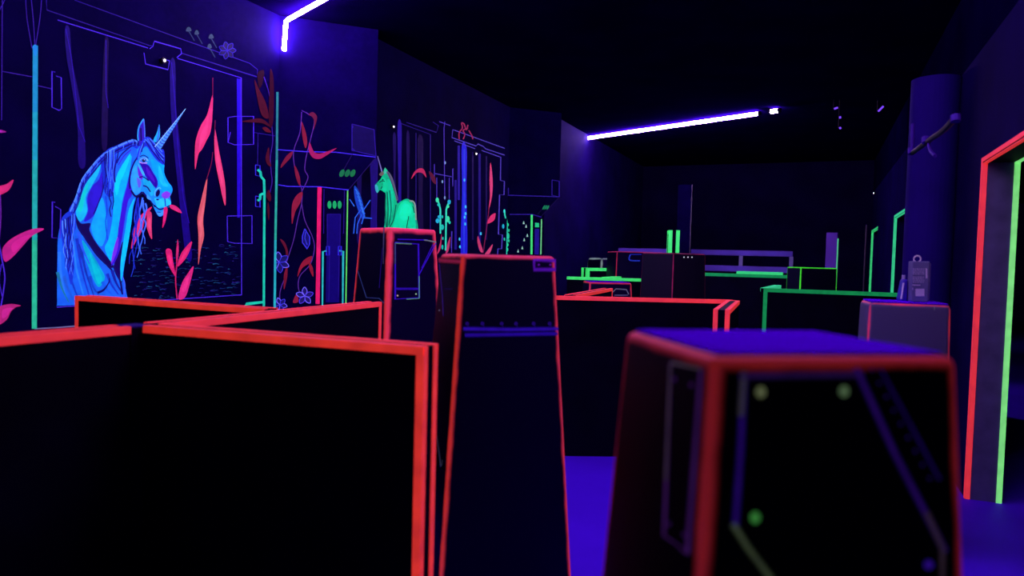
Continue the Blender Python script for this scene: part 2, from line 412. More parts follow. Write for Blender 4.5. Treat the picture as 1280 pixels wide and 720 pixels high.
# first tall pillar
p, zt = yp(487, 284, 4.85)
o, pr, pl = pillar(p, 43, .40, zt, 'tall pillar with a sprayed window shape on its front, below the green unicorn', sw=.033, em=.55)
s = Brush(pr)
s.line([(494, 303), (523, 305), (524, 372), (494, 374), (494, 303)], SPRAY_V, 2.6, soft=.9, em=.45)
s.line([(494, 304), (515, 305)], (90, 140, 110), 2.2, soft=.9, em=.5); s.line([(494, 304), (494, 330)], (70, 90, 90), 2, soft=.9, em=.45)
s.line([(524, 345), (524, 373), (508, 374)], (95, 170, 130), 1.6, soft=.9, em=.5)
s.line([(495, 361), (523, 361)], (52, 15, 190), 4.5, soft=.9, em=.4); s.dot(497, 369.5, 1.1, 1.1, (190, 170, 150)); s.dot(520, 367.5, 1.1, 1.1, (150, 190, 150))
s.line([(497, 299), (534, 300)], SPRAY_V, 2.2, soft=.9, em=.4); s.line([(530, 300), (545, 302.5), (544, 307)], (120, 130, 140), 2.2, soft=.9, em=.5)
s.line([(545, 304), (524, 343)], SPRAY_V, 2.2, soft=.9, em=.45); s.line([(541, 306), (527, 335)], SPRAY_V, 1.6, soft=.9, em=.35)
s.done('sprayed_marking', o, 'violet and green sprayed window outline')
s = Brush(pl)
s.line([(447, 338), (458, 372), (474, 373), (480, 379)], (50, 60, 130), 1.6, soft=.8, em=.5); s.line([(480, 284), (479, 330)], (80, 70, 130), 3, w1=1.5, soft=.9, em=.4)
s.line([(478, 310), (474, 360)], (50, 20, 150), 1.5, soft=.9, em=.35)
s.done('sprayed_marking', o)
# second tall pillar
p, zt = yp(577, 317, 3.0)
o, pr, pl = pillar(p, 18, .43, zt, 'tall pillar with a double violet stripe across its front, in the middle', sw=.018, em=.4, bevel=.022, taper=.062)
s = Brush(pr)
s.line([(579, 411), (640, 412), (698, 411)], SPRAY_V, 8, soft=1, em=.30); s.done('sprayed_stripe', o); s = Brush(pr); s.line([(581, 419), (640, 418), (697, 417)], (55, 15, 200), 8, soft=1, em=.28); s.done('sprayed_stripe', o)
for x in (584, 603, 627, 645, 667, 687): s = Brush(pr); s.dot(x, 404.5, 2.4, 2.4, (50, 15, 150), em=.28); s.line([(x, 404), (x + 2, 409)], (45, 12, 140), 2, soft=.9, em=.28); s.done('sprayed_dot', o)
s = Brush(pr)
s.line([(668, 325), (694, 326), (694, 337), (668, 337), (668, 324)], (110, 25, 215), 6, soft=1, em=.32); s.dot(673.5, 331, 1.3, 1.3, (100, 20, 170)); s.dot(688, 331, 1.3, 1.3, (100, 20, 170))
s.done('sprayed_marking', o, 'violet sprayed small panel outline')
s = Brush(pl)
s.line([(549, 330), (553, 370), (554, 395)], (60, 30, 150), 1.6, soft=.9, em=.4); s.line([(555, 361), (566, 361)], (40, 12, 120), 1.6, soft=.9, em=.35); s.dot(549, 388, .8, .8, (120, 110, 150)); s.done('sprayed_marking', o); s = Brush(pl)
s.line([(546, 545), (551, 583), (553, 575)], (60, 60, 90), 1.4, soft=.8, em=.4); s.done('sprayed_marking', o); s = Brush(pl)
s.line([(548, 325), (576, 327)], (190, 40, 80), 9, soft=1, em=.28)
s.done('sprayed_marking', o)
# big blurred pillar in the foreground
M_top = surf('lit_violet_top', (.13, .0, 1.0), .8, .0, .1, 4)  # violet colour stands in for tube light on upward faces
p, zt = yp(891, 446, .95)
o, pr, pl = pillar(p, 11, .388, zt, 'large blurred pillar with a violet lit top in the right foreground', sw=.017, em=.13, bevel=.016, top=M_top, taper=.054, dep=.34, df=.9, base=(.004, .001, .010))
s = Brush(pr)
s.line([(919, 660), (926, 560), (930, 470)], (66, 22, 170), 12, soft=1, em=.22)
s.line([(926, 520), (930, 464)], (95, 90, 90), 11, soft=1, em=.22)
s.line([(924, 470), (1080, 468)], (62, 30, 110), 13, soft=1, em=.22)
s.line([(1070, 460), (1120, 570), (1182, 690)], (66, 22, 150), 12, soft=1, em=.22)
s.line([(1158, 640), (1178, 685), (1178, 730)], (80, 60, 80), 11, soft=1, em=.22)
s.line([(1100, 460), (1175, 600)], (50, 14, 130), 7, soft=1, em=.18)
s.line([(916, 655), (935, 685), (965, 725)], (95, 110, 80), 12, soft=1, em=.25)
for x, y, c in ((951, 490, (120, 130, 90)), (1055, 489, (100, 130, 90)), (944, 647, (70, 160, 70))): s.dot(x, y, 6.5, 7.5, c, em=.4)
s.dot(1161, 706, 6, 6, (60, 20, 170), em=.3)
for k in range(9): s.dot(1090 + k * 9, 462 + k * 17, 2, 2, (60, 16, 140), em=.2)
s.done('sprayed_marking', o, 'dim violet sprayed hatch outline with four bolt dots')
s = Brush(pl)
s.line([(838, 453), (876, 461), (859, 693), (830, 670), (838, 453)], (90, 40, 130), 6.5, soft=1, em=.24)
s.line([(838, 453), (876, 461)], (110, 95, 105), 6, soft=1, em=.22); s.line([(838, 455), (832, 600)], (100, 85, 100), 5, soft=1, em=.2)
for x, y in ((843, 474), (864, 481), (836, 655), (855, 668)): s.dot(x, y, 2.5, 3, (80, 30, 120), em=.2)
s.done('sprayed_marking', o, 'violet sprayed narrow slot outline')
# pillar carrying the power unit
p, zt = yp(1086, 377, 3.75)
oR, prR, plR = pillar(p, -18, .39, zt, 'grey lit pillar with the power unit standing on it, at the right', sw=.014, em=.42, base=(.095, .09, .19), bevel=.03, taper=.02, dep=.30, top=M_top)  # greyer base colour stands in for whiter light on its faces
PRC = V((p.x, p.y, 0)); PRZ = zt
s = Brush(prR)
s.line([(1168, 383), (1168, 388)], (110, 110, 130), 1.2, em=.3); s.done('scuff', oR); s = Brush(prR); s.line([(1126, 386), (1127, 389)], (80, 80, 110), 1, em=.3)
s.done('scuff', oR)
# low pillar behind the red partition
p, zt = yp(737, 352.5, 7.6)
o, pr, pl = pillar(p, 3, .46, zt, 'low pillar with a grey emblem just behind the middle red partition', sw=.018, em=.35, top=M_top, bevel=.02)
s = Brush(pr); s.line([(765, 366), (770, 361), (783, 362), (786, 368)], (110, 110, 140), 2, soft=.8, em=.4); s.line([(768, 369), (785, 369)], (90, 90, 130), 2, soft=.8, em=.4); s.done('sprayed_marking', o)
# two pillars standing together
p, zt = yp(842, 316, 5.8)
o, pr, pl = pillar(p, 32, .38, zt, 'front one of two joined pillars, with three pale dots near its top', sw=.008, em=.22, df=.3, bevel=.018, base=(.013, .011, .03), taper=.02)
s = Brush(pr)
for x in (855, 860, 865): s = Brush(pr); s.dot(x, 321.5, .9, .9, (190, 190, 200)); s.done('screw_head', o)
p, zt = yp(771, 314, 9.3)
o, pr, pl = pillar(p, 4, .62, zt, 'pillar with a blue rounded emblem behind the front one of the pair', sw=.012, em=.3, df=.5, bevel=.018, base=(.006, .001, .05), taper=.02)
s = Brush(pr); s.line([(788, 318), (787, 325), (800, 326)], (40, 60, 210), 1.5, sm=True, em=.5); s.line([(788, 318), (802, 318)], (30, 40, 170), 1.2, em=.5); s.done('sprayed_marking', o)
# grey edged small pillar far left
p, zt = yp(752, 322, 11.3)
o, pr, pl = pillar(p, 30, .40, zt, 'far small pillar with grey edges left of the joined pillars', col=(130, 150, 150), sw=.03, em=.9, bevel=.06, taper=.04)
# green edged pillar
p, zt = yp(1001, 334, 10.2)
o, pr, pl = pillar(p, 6, .56, zt, 'dark pillar with bright green edges behind the dark green partition', col=(80, 255, 60), sw=.014, em=.6, bevel=.012, taper=.01, base=(.006, .003, .022), dep=.4)

# ------------------------------------------------------------------ windowed barrier and tall post far behind
M_beam = surf('violet_grey_timber', (.16, .09, .62), .7, .1, .15, 3)
bL, zL = yp(746, 312.5, 14.2); bR, zR = yp(991, 319, 12.9)
o = thing('barrier', 'long violet grey barrier with open window gaps at the far end of the room', 'barrier', (bL.x, bL.y, 0))
def bw(z0, z1, t0=0, t1=1, tt=.08, mt=M_beam):
    a = bL.lerp(bR, t0); b = bL.lerp(bR, t1); return MB().wall(p2(a), p2(b), tt, z0, z1, mt)
zt = zL + .05
bw(zt - .10, zt, tt=.12).build('top_rail', o, bevel=.01)
bw(1.36, 1.47, .0, 1, .10).build('bottom_rail', o, bevel=.01)
bw(0, 1.36, 0, 1, .07, M_black).build('panel', o)
for t0 in (.01, .745, .985): bw(1.47, zt - .10, t0, t0 + .018, .09, surf('pale_grey_timber', (.26, .22, .5), .7, .1)).build('upright', o)
q, z8 = yp(848, 231, 13.0)
o = thing('post', 'tall dark violet post rising behind the windowed barrier', 'post', (q.x, q.y, 0))
MB().wall(p2(q), p2(q + v * .24), .2, 0, z8, surf('dark_violet_post_paint', (.003, .0006, .03), .8, .0)).build('shaft', o, bevel=.006)
MB().wall(p2(q + v * .242 + u * -.002), p2(q + v * .256), .02, 0, z8, surf('pale_edge_trim', (.10, .09, .13), .6)).build('edge_trim', o)
q, z9 = yp(1083, 281, 12.4)
o = thing('rail', 'thin pale upright rail left of the far green doorway', 'rail', (q.x, q.y, 0))
MB().tube([(q.x, q.y, 0), (q.x, q.y, z9)], .012, surf('pale_steel', (.12, .10, .13), .4), 8).build('tube', o); MB().tube([(q.x, q.y, 0), (q.x, q.y, .01)], .05, surf('pale_steel', (.12, .10, .13), .4), 12).build('foot_plate', o)

# ------------------------------------------------------------------ lamps
M_uv = lamp('violet_tube_glow', (.66, .36, 1.0), 140.0)
M_uv2 = lamp('violet_tube_glow_dim', (.20, .06, 1.0), 1.1)
M_hold = surf('black_tube_holder', (.006, .004, .012), .5)
def uv_tube(pts, label, r=.022, mt=M_uv, grp='violet tube lamps', holders=True):
    o = thing('tube_lamp', label, 'lamp', tuple(pts[0]), grp)
    MB().tube(pts, r, mt, 12).build('tube', o)
    if holders:
        for i in (0, -1):
            d = (V(pts[1]) - V(pts[0])) if i == 0 else (V(pts[-1]) - V(pts[-2])); d.normalize(); p = V(pts[i])
            MB().tube([p - d * .0 + d * (-.03 if i == 0 else 0), p + d * (0 if i == 0 else .03)], r * 1.25, M_hold, 12).build('end_cap', o)
    return o
tA = PB.at(355, 63, .05); tB = PB.at(357.5, 26, .05); tc_ = on_z(357.5, 26, CEIL - .04); 
tE = on_z(409, -3, tB.z); tdir = (tE - tB).normalized()
tl = uv_tube([tA, tB], 'short upright violet tube on the wall below the ceiling tube', r=.018, holders=False)
for k_ in (.15, .85):
    p_ = tA.lerp(tB, k_); MB().tube([p_ - PB.n * .052, p_], .009, M_hold, 8).build('wall_clip', tl)
uv_tube([tB + tdir * .03, tB + tdir * 6.2], 'violet ceiling tube running out of the top of the picture', r=.018, holders=False)
ztube = CEIL - .05
a = on_z(711, 176, ztube); b = on_z(948, 142, ztube)
uv_tube([a, b], 'long violet ceiling tube in the middle of the room', r=.024)
a2 = on_z(964, 139.5, ztube - .0); b2 = on_z(973, 138, ztube)
uv_tube([a2, b2], 'short end of a violet tube right of the long one', r=.026)
for i, (x, y, xx, yy, lb) in enumerate(((1043, 136, 1047, 134.5, 'upper of three tiny violet lights under the dark ceiling'), (1050, 145.5, 1050.2, 148, 'middle of three tiny violet lights under the dark ceiling'), (1049.5, 159, 1051, 161, 'lowest of three tiny violet lights under the dark ceiling'), (1098, 139, 1104, 133, 'tiny slanted violet light right of the group of three'))):
    a = on_Y(x, y, 9.0); b = on_Y(xx, yy, 9.0); uv_o = uv_tube([a, b], lb, r=.012, mt=M_uv2, grp='tiny violet lights', holders=False)
    MB().tube([(a.x, a.y + .03, a.z), (a.x, a.y + .03, CEIL)], .006, M_hold, 6).build('hanger', uv_o)
M_led = lamp('white_led', (.9, .9, 1.0), 5.0)
def led(plane, x, y, r, label, off=.02):
    p = plane.at(x, y, .0); n = plane.n; o = thing('sensor', label, 'sensor', tuple(p), 'small wall sensors')
    MB().tube([p, p + n * .03], r * 2.4, M_hold, 12).build('housing', o); MB().tube([p + n * .03, p + n * .034], r, M_led, 10).build('led', o)
led(PA, 202, 76, .009, 'small white light at the latch above the blue unicorn')
led(PC, 592.7, 192.3, .010, 'small white light above the narrow red leaf on the far mural'); led(PC, 489, 158.5, .008, 'small white light above the green unicorn')
led(vplane(R0, u), 1094.5, 241.5, .014, 'small white light high above the far green doorway')

# ------------------------------------------------------------------ power unit and small case on the right pillar
M_unit = surf('grey_metal_housing', (.16, .165, .32), .6, .05, .15, 10); M_lab = surf('white_label', (.85, .8, .95), .6); M_mark = surf('pale_print', (.5, .5, .7), .6)
cz = PRZ + .004
base = V((PRC.x, PRC.y, 0)); e1 = V((math.cos(math.radians(-18)), math.sin(math.radians(-18)), 0)); e2 = V((-e1.y, e1.x, 0))
UPL = Plane(base + e2 * .10, -e2)
pL = UPL.at(1138.5, 372); pR_ = UPL.at(1160.5, 372); pT = UPL.at(1150, 326.5)
o = thing('power_supply', 'grey power unit with a printed label standing on the right pillar', 'power unit', (pL.x, pL.y, cz))
MB().hexa([tuple(V((p.x, p.y, z)) + e2 * k) for z in (cz, pT.z) for p, k in ((pL, 0), (pR_, 0), (pR_, .10), (pL, .10))], M_unit).build('housing', o, bevel=.006)
fl_ = MB(); pa = UPL.at(1160, 329); pb = UPL.at(1163, 372)
fl_.hexa([tuple(V((p.x, p.y, z)) + e2 * k) for z in (cz + .01, pT.z - .01) for p, k in ((pR_, .02), (pb, .02), (pb, .03), (pR_, .03))], M_unit).build('side_flange', o)
def lab(name, x0, y0, x1, y1, mt, lb=None):
    m_ = Brush(UPL, 0); m_.poly([(x0, y0), (x1, y0), (x1, y1), (x0, y1)], mt, sm=False); return m_.done(name, o, lb)
mk = Brush(UPL, 1)
for r in range(9):
    yy = 335.5 + r * 2.05
    if r == 4: continue
    x = 1141
    while x < 1154.5:
        ww = random.uniform(1, 3.4); mk.poly([(x, yy), (min(x + ww, 1155.5), yy), (min(x + ww, 1155.5), yy + 1.3), (x, yy + 1.3)], M_mark, sm=False); x += ww + .7
mk.poly([(1157, 335), (1159, 336), (1159.3, 348), (1157.2, 348)], M_lab, sm=False); mk.poly([(1140.5, 355.6), (1150.5, 356), (1150.5, 357), (1140.5, 356.8)], M_lab, sm=False)
mk.poly([(1140.3, 359.5), (1141.6, 359.5), (1141.6, 362.5), (1140.3, 362.5)], M_mark, sm=False)
mk.done('printed_text', o)
lab('label_plate', 1144.3, 361, 1155.5, 370.3, M_lab, 'plain white square sticker')
pc = UPL.at(1149.3, 323.6) + e2 * .05
MB().tube([pc + e1 * (.017 * math.cos(t)) + V((0, 0, .017 * math.sin(t))) for t in [i * math.pi / 8 for i in range(17)]], .004, M_lab, 8).build('hanging_ring', o)
CPL = Plane(base + e2 * .16, -e2); a = CPL.at(1125.5, 372); b = CPL.at(1134.5, 372); tz = CPL.at(1130, 349).z
o = thing('case', 'small violet case with a pale edge left of the power unit', 'case', (a.x, a.y, cz))
MB().hexa([tuple(V((p.x, p.y, cz)) + e2 * k) for p, k in ((a, 0), (b, 0), (b, .12), (a, .12))] + [tuple(V((p.x, p.y, tz)) + e2 * k + e1 * s_) for p, k, s_ in ((a, .01, .012), (b, .01, 0), (b, .1, 0), (a, .1, .012))], surf('violet_plastic', (.05, .02, .45), .4)).build('shell', o, bevel=.01)
MB().tube([V((a.x, a.y, cz + .01)) + e1 * .004 - e2 * .004, V((a.x, a.y, tz - .02)) + e1 * .012 - e2 * .0], .0045, M_lab, 8).build('pale_edge', o)
MB().tube([V((a.x, a.y, tz)) + e1 * .02 + e2 * .05, V((a.x, a.y, tz + .022)) + e1 * .02 + e2 * .05], .009, M_mark, 10).build('cap', o)

# bracket and cable on the column
RWP = vplane(R0 - v * .34, u)
o = thing('cable_bracket', 'dark cable run with two violet clamps on the round column', 'cable', tuple(RWP.at(1145, 190)))
MB().tube([RWP.at(x, y, .02) for x, y in smooth([(1139, 192), (1150, 184), (1158, 178), (1166, 172), (1178, 164), (1188, 154), (1193, 147)], 4)], .016, M_hold, 8).build('cable', o)
M_cl = surf('violet_plastic_clamp', (.05, .01, .3), .6, .1)
for x, y, a_ in ((1157, 175, 3.4), (1194.5, 148, 3.8), (1139, 189, 3.5)):
    MB().tube([RWP.at(x, y - a_, .03), RWP.at(x, y + a_, .03)], .022, M_cl, 10).build('clamp', o)
MB().tube([RWP.at(x, y, .02) for x, y in smooth([(1161, 180), (1163, 188), (1169, 195)], 4)], .010, M_cl, 8).build('loose_end', o)
MB().tube([RWP.at(1141, 155, .0), RWP.at(1140, 190, .0)], .014, M_cl, 8).build('conduit', o)

# ------------------------------------------------------------------ MURALS
VL = (74, 44, 225); VD = (46, 26, 151); TEAL = (28, 205, 170)
GRP_M = 'fluorescent wall paintings'
def base_of(plane, x, y): p = plane.at(x, y); return (p.x, p.y, 0)
def outline(plane, paths, c, wd, parent, name, layer=2, **kw):
    for q in paths:
        s = Brush(plane, layer); s.line(q, c, wd * .85, **kw); o_ = s.done(name, parent)
    return o_
# --- blue unicorn on its painted blast door
mu = thing('mural', 'glowing blue unicorn chewing red leaves, painted on a door shape on the left wall', 'mural', base_of(PA, 185, 384), GRP_M)
for pts, c in (([(81, 36), (87, 36), (90, 75), (97, 110), (104, 150), (107, 205), (98, 205), (97, 160), (90, 110), (83, 70)], (26, 4, 135)), ([(131, 50), (136, 52), (135, 90), (134, 180), (127, 180), (128, 110)], (22, 3, 92)), ([(213, 78), (219, 79), (220, 130), (225, 180), (231, 240), (240, 318), (232, 318), (223, 240), (217, 180), (213, 130)], (28, 4, 150))):
    s = Brush(PA, 0); s.poly(pts, c, em=.62, df=.12)
    k = len(pts) // 2; s.line([(p[0] + 1.5, p[1]) for p in pts[:2]][:1] + [((pts[i][0] + pts[-1 - i][0]) / 2 + 1, (pts[i][1] + pts[-1 - i][1]) / 2) for i in range(1, k)], (40, 14, 175), .8)
    s.done('tree_trunk', mu)
s = Brush(PA, 1)
for i in range(230):
    y = 300 + 76 * (random.random() ** .8); x = random.uniform(164, 296); 
    if y > 372 - (x - 70) * .065 + 10: continue
    c = random.choice(((12, 30, 92), (16, 46, 104), (14, 18, 84), (22, 70, 116), (30, 22, 110), (14, 40, 84))); L_ = random.uniform(2, 9)
    s.line([(x, y), (x + L_ / 2, y - random.uniform(-.6, 1.2)), (x + L_, y + random.uniform(-.8, .8))], c, random.uniform(.6, 1.6), w1=.3, em=.9)
s = s.done('undergrowth', mu); s['kind'] = 'stuff'
s = Brush(PA, 1)   # unicorn: flat mid blue first, then brushwork
BL = (24, 100, 232)
s.poly([(71.5, 345), (72, 318), (72.5, 298), (77, 277), (87, 263), (95, 247), (102, 225), (113, 210), (128, 193), (145, 183), (165, 176), (174, 182), (171, 198), (166, 208), (163, 222), (164, 236), (170, 245), (167, 258), (165, 272), (163, 287), (158, 317), (154, 345), (158, 366), (158, 379), (130, 380), (100, 381), (73, 382), (71.5, 379)], BL)
s.poly([(172, 184), (178, 176), (190, 178), (200, 188), (205, 200), (205, 215), (209.4, 226), (215, 233.8), (215.2, 240), (212.5, 246), (214, 254), (211, 259), (205, 261), (204, 268.5), (199, 270.5), (195, 265), (190, 255), (184, 247), (178.5, 242), (170, 245), (164, 237), (162.3, 222), (166, 207), (171, 197)], (22, 140, 245))
P_ = s.poly
P_([(126, 204), (115, 218), (103, 237), (96.7, 253), (95, 267), (101, 277), (109, 264), (107.5, 247), (115, 232), (123, 217)], (20, 185, 225))
P_([(112, 226), (104, 240), (99, 254), (98, 264), (103, 262), (106, 246)], (10, 205, 195))
P_([(128, 213), (123, 225), (115, 233), (109, 248), (110, 263), (105, 277), (117, 270), (125, 252), (129, 237)], (48, 28, 214))
P_([(94, 268), (101, 279), (113, 279), (112, 288), (120, 303), (130, 316), (142, 332), (136, 334), (120, 319), (108, 301), (97, 285)], (18, 5, 88))
P_([(128, 247), (121, 262), (114, 282), (118, 298), (127, 308), (133, 292), (133, 270)], (14, 165, 250))
P_([(164, 194), (152, 207), (144, 225), (142, 245), (141, 270), (136, 298), (131, 311), (141, 328), (147, 300), (150, 275), (153, 250), (158, 232), (162, 214)], (4, 178, 240))
P_([(163, 192), (155, 203), (147, 218), (144, 232), (146, 244), (151, 226), (158, 210)], (6, 208, 226))
P_([(164, 214), (158, 235), (153, 255), (148, 285), (145, 310), (139, 332), (147, 322), (152, 300), (156, 275), (160, 252), (165, 242)], (58, 22, 222))
P_([(147, 296), (141, 315), (139, 330), (145, 318), (148, 306)], (128, 52, 250))
P_([(153, 302), (148, 318), (142, 335), (150, 352), (153, 350), (151, 330), (154, 310)], (22, 2, 96))
P_([(168.5, 247), (165.5, 262), (164, 280), (160, 305), (155.5, 330), (151.5, 353), (150.5, 332), (153, 310), (157, 285), (161, 262)], (10, 190, 255))
P_([(103, 300), (115, 317), (127, 337), (131, 348), (124, 359), (117, 350), (110, 332), (105, 318)], (4, 165, 205))
P_([(112, 316), (122, 334), (128, 348), (123, 355), (117, 340)], (4, 190, 205))
for a, b, c in [((74, 315), (82, 370), (40, 120, 235)), ((80, 345), (94, 378), (30, 90, 200)), ((96, 298), (112, 372), (28, 60, 210)), ((90, 300), (104, 368), (36, 130, 240)), ((100, 305), (118, 372), (20, 60, 190)), ((72, 340), (86, 378), (30, 130, 170)), ((85, 330), (100, 378), (24, 66, 205)), ((112, 345), (124, 370), (22, 80, 210)), ((98, 290), (112, 330), (38, 90, 235)), ((134, 342), (148, 368), (26, 60, 205)), ((128, 352), (142, 370), (20, 90, 215)), ((140, 338), (154, 368), (24, 40, 170))]:
    s.line([a, ((a[0] + b[0]) / 2 - 2, (a[1] + b[1]) / 2), b], c, 4.5, w1=1.2, sm=True)
s.line([(122, 366), (130, 362), (136, 353), (137, 347)], (16, 10, 120), 3.2, sm=True, w1=.8); s.line([(142, 333), (150, 350), (153, 368)], (20, 8, 110), 2.5, sm=True)
s.line([(97, 281), (108, 300), (122, 318), (140, 338)], (16, 8, 100), 2.2, sm=True); s.line([(134, 196), (129, 218), (128, 240), (117, 268)], (22, 20, 140), 1.6, sm=True)
# head brushwork
P_([(205, 205), (205, 215), (209, 226), (214.3, 234), (214.4, 240), (207, 241), (200, 236), (196, 222), (190, 208), (189, 199), (197, 203)], (2, 165, 255))
P_([(199, 207), (203, 216), (206, 226), (210, 233), (203, 232), (198, 220)], (20, 190, 255))
P_([(175, 204), (185, 206), (191, 215), (197, 226), (195.5, 235), (189, 229), (181, 219), (177, 209)], (46, 6, 178))
P_([(183, 208), (190, 218), (194, 228), (189, 224), (184, 216)], (78, 24, 205))
P_([(170, 206), (165, 215), (163, 227), (166, 239), (170.6, 243), (175, 239), (177, 231), (174, 221), (172, 213)], (42, 158, 250))
P_([(172, 208), (173, 219), (177, 225), (178.5, 220), (175, 213)], (108, 42, 228)); P_([(171, 222), (173, 234), (176, 232), (176, 226)], (90, 90, 250))
P_([(179, 223), (186, 225), (192.5, 234), (194, 240), (189, 245), (185, 238), (180, 231)], (20, 172, 222))
P_([(172, 204), (178, 212), (181, 219), (178, 218), (174, 210)], (60, 180, 255))
s.line([(174, 222), (179, 221), (186, 226)], (22, 8, 120), 1.5, sm=True); s.line([(179, 232), (184, 234), (188, 240)], (22, 8, 130), 1.8, sm=True)
s.line([(164, 238), (170, 245.5), (178, 240)], (16, 2, 90), 2.4, sm=True); s.line([(178, 240), (186, 249), (194, 259)], (20, 4, 100), 3, sm=True, w1=1.2)
P_([(184, 243), (188, 247), (189, 250), (184, 248)], (60, 160, 255)); P_([(193, 248), (198, 249), (206, 247), (212, 250), (213.4, 255), (210, 258.5), (203, 259), (197, 259)], (36, 196, 255))
P_([(202, 243), (208, 239), (213, 242), (211, 247), (205, 248)], (140, 66, 240)); s.line([(206, 248), (207, 258)], (30, 50, 190), 1.4)
s.dot(197.3, 241.5, 2.5, 4.8, (14, 4, 84), rot=.3); s.line([(193.6, 245), (194, 239), (198.5, 234.6), (201, 236)], (90, 190, 255), 1.3, sm=True); s.dot(197, 249.5, 2, 1, (14, 10, 100))
s.line([(193, 256.5), (199, 261.5), (206, 260), (213, 256.5)], (10, 6, 80), 1.6, sm=True); P_([(195.5, 263), (200, 266), (204, 263), (203.5, 268), (199, 270), (196, 267)], (60, 150, 255)); s.line([(196, 265), (201, 265.5)], (14, 10, 90), 1)
s.line([(162.6, 236), (162, 222), (166, 207), (172, 196)], (16, 4, 110), 2, sm=True)
s.done('unicorn', mu); un = COL.objects[-1] if False else bpy.data.objects[[o_.name for o_ in COL.objects if o_.name.startswith('unicorn')][-1]]
def sub(layer=3): return Brush(PA, layer)
s = sub(); s.dot(179.5, 200.5, 4.2, 3, (60, 130, 250)); s.dot(179.8, 200.7, 2.3, 2, (10, 6, 70)); s.dot(180.4, 199.8, .6, .6, (170, 210, 255))
s.line([(174.5, 201), (177, 198), (182, 197.5), (185, 201)], (120, 185, 255), 1, sm=True); s.line([(174, 202), (178, 204), (184, 203.5)], (190, 130, 240), 1, sm=True); s.line([(175, 196), (180, 194), (186, 198)], (14, 6, 110), 1.2, sm=True); s.done('eye', un)
s = sub(); s.poly([(179.7, 148.5), (174, 158), (172, 168), (175, 182), (180, 178), (181.2, 170), (180.5, 160)], (56, 26, 190)); s.line([(179.7, 148.5), (174, 158), (172.3, 168), (173, 176)], (40, 150, 240), 1.6, sm=True); s.line([(179.7, 149), (180.8, 162), (181, 172)], (70, 120, 250), 1.1, sm=True); s.line([(176, 160), (176.5, 176)], (20, 8, 90), 2); s.done('ear', un)
s = sub(); s.poly([(199, 155.5), (196, 166), (191.5, 176), (196, 177.5), (199.7, 171), (199.9, 162)], (24, 160, 215)); s.line([(199, 157), (198, 170), (196, 177)], (60, 80, 235), 1.2); s.done('ear', un)
s = sub(4); s.poly([(232.9, 134.8), (212, 160.5), (192.5, 183.5), (196.5, 187.5), (201, 186), (217, 160.5)], (70, 150, 235), sm=False)
for i in range(15):
    t = i / 15; x = 196.8 + (231 - 196.8) * t; y = 184 + (137 - 184) * t; r_ = 4.4 * (1 - t) + .5
    s.line([(x - r_ * .8, y - r_ * .75), (x + r_ * .1, y + r_ * .35), (x + r_ * .9, y + r_ * .55)], (34, 50, 190), 1.2 * (1 - t * .6))
s.line([(193.5, 183.5), (232, 136)], (150, 205, 255), .9, w1=.5); s.done('horn', un)
s = sub(3)  # mane
MB_ = (26, 52, 214); ML = (70, 130, 252); MD = (16, 8, 122)
s.poly([(174, 178), (165, 174.5), (145, 182), (128, 192), (113, 209), (101.5, 225), (94, 247), (86, 263), (92, 267), (100, 246), (109, 226), (121, 207), (131, 199), (147, 190), (163, 183), (172, 186)], MB_)
s.poly([(130, 191), (143, 184), (145, 205), (143, 225), (141.5, 243), (136, 246), (131, 240), (128.5, 222), (126, 203)], MB_)
s.poly([(76, 277), (86, 264), (93, 263), (95, 284), (90, 298), (93, 330), (89, 356), (85, 342), (79, 312)], (28, 62, 222))
def strands(p0, p1, q0, q1, n, cols, wd, wob=1.2, k=7):
    for i in range(n):
        t = (i + random.random() * .6) / n; a = (p0[0] + (p1[0] - p0[0]) * t, p0[1] + (p1[1] - p0[1]) * t); b = (q0[0] + (q1[0] - q0[0]) * t, q0[1] + (q1[1] - q0[1]) * t)
        ph = random.random() * 6; pts = []
        for j in range(k):
            f_ = j / (k - 1); dx = wob * math.sin(ph + j * 1.7) * (f_ ** .6); pts.append((a[0] + (b[0] - a[0]) * f_ + dx, a[1] + (b[1] - a[1]) * f_))
        s.line(pts, random.choice(cols), wd, sm=True, w1=wd * .35)
for t in range(11):
    x0 = 170 - t * 7.3; pts = [(172, 177), (165, 175.5), (145, 184), (128, 194), (113, 211), (102, 226), (95, 248), (88, 264)]
off_ = [(0, 0), (1.5, 2.5), (.7, 1.2), (2.6, 4.4), (-.3, -.2), (3.2, 6)]
for i, (dx, dy) in enumerate(off_): s.line([(x + dx, y + dy + math.sin(i * 2 + x * .3) * .8) for x, y in pts], (ML, MD, (50, 90, 240), MD, (90, 150, 255), (20, 30, 160))[i], 1.1, sm=True)
for i in range(22):
    t = i / 22; j = int(t * 7); f_ = t * 7 - j; a = pts[j]; b = pts[j + 1]; x = a[0] + (b[0] - a[0]) * f_; y = a[1] + (b[1] - a[1]) * f_
    s.line([(x - .6, y - 1.6), (x + 1.4, y + 2), (x + .6, y + 6)], (MD, ML)[i % 2], 1.1, w1=.4)
strands((131, 192), (143, 186), (131, 242), (142, 242), 11, [ML, MD, (44, 90, 238), MD], 1.2, 1.4)
s.line([(138, 236), (136.5, 246), (139, 254), (137, 262), (139, 271)], (10, 10, 110), 1.4, sm=True); s.line([(132, 245), (134, 262), (132, 278), (134.5, 300)], (20, 60, 205), 1.2, sm=True); s.line([(141, 240), (142, 252), (140, 262)], (16, 10, 120), 1.3, sm=True)
s.line([(148, 189), (146, 200), (143, 214), (144, 228)], (20, 10, 130), 1.6, sm=True); s.line([(165, 182), (152, 193), (146, 204)], (22, 10, 140), 1.8, sm=True); s.line([(164, 187), (155, 195), (148, 206)], (60, 30, 200), 1.4, sm=True)
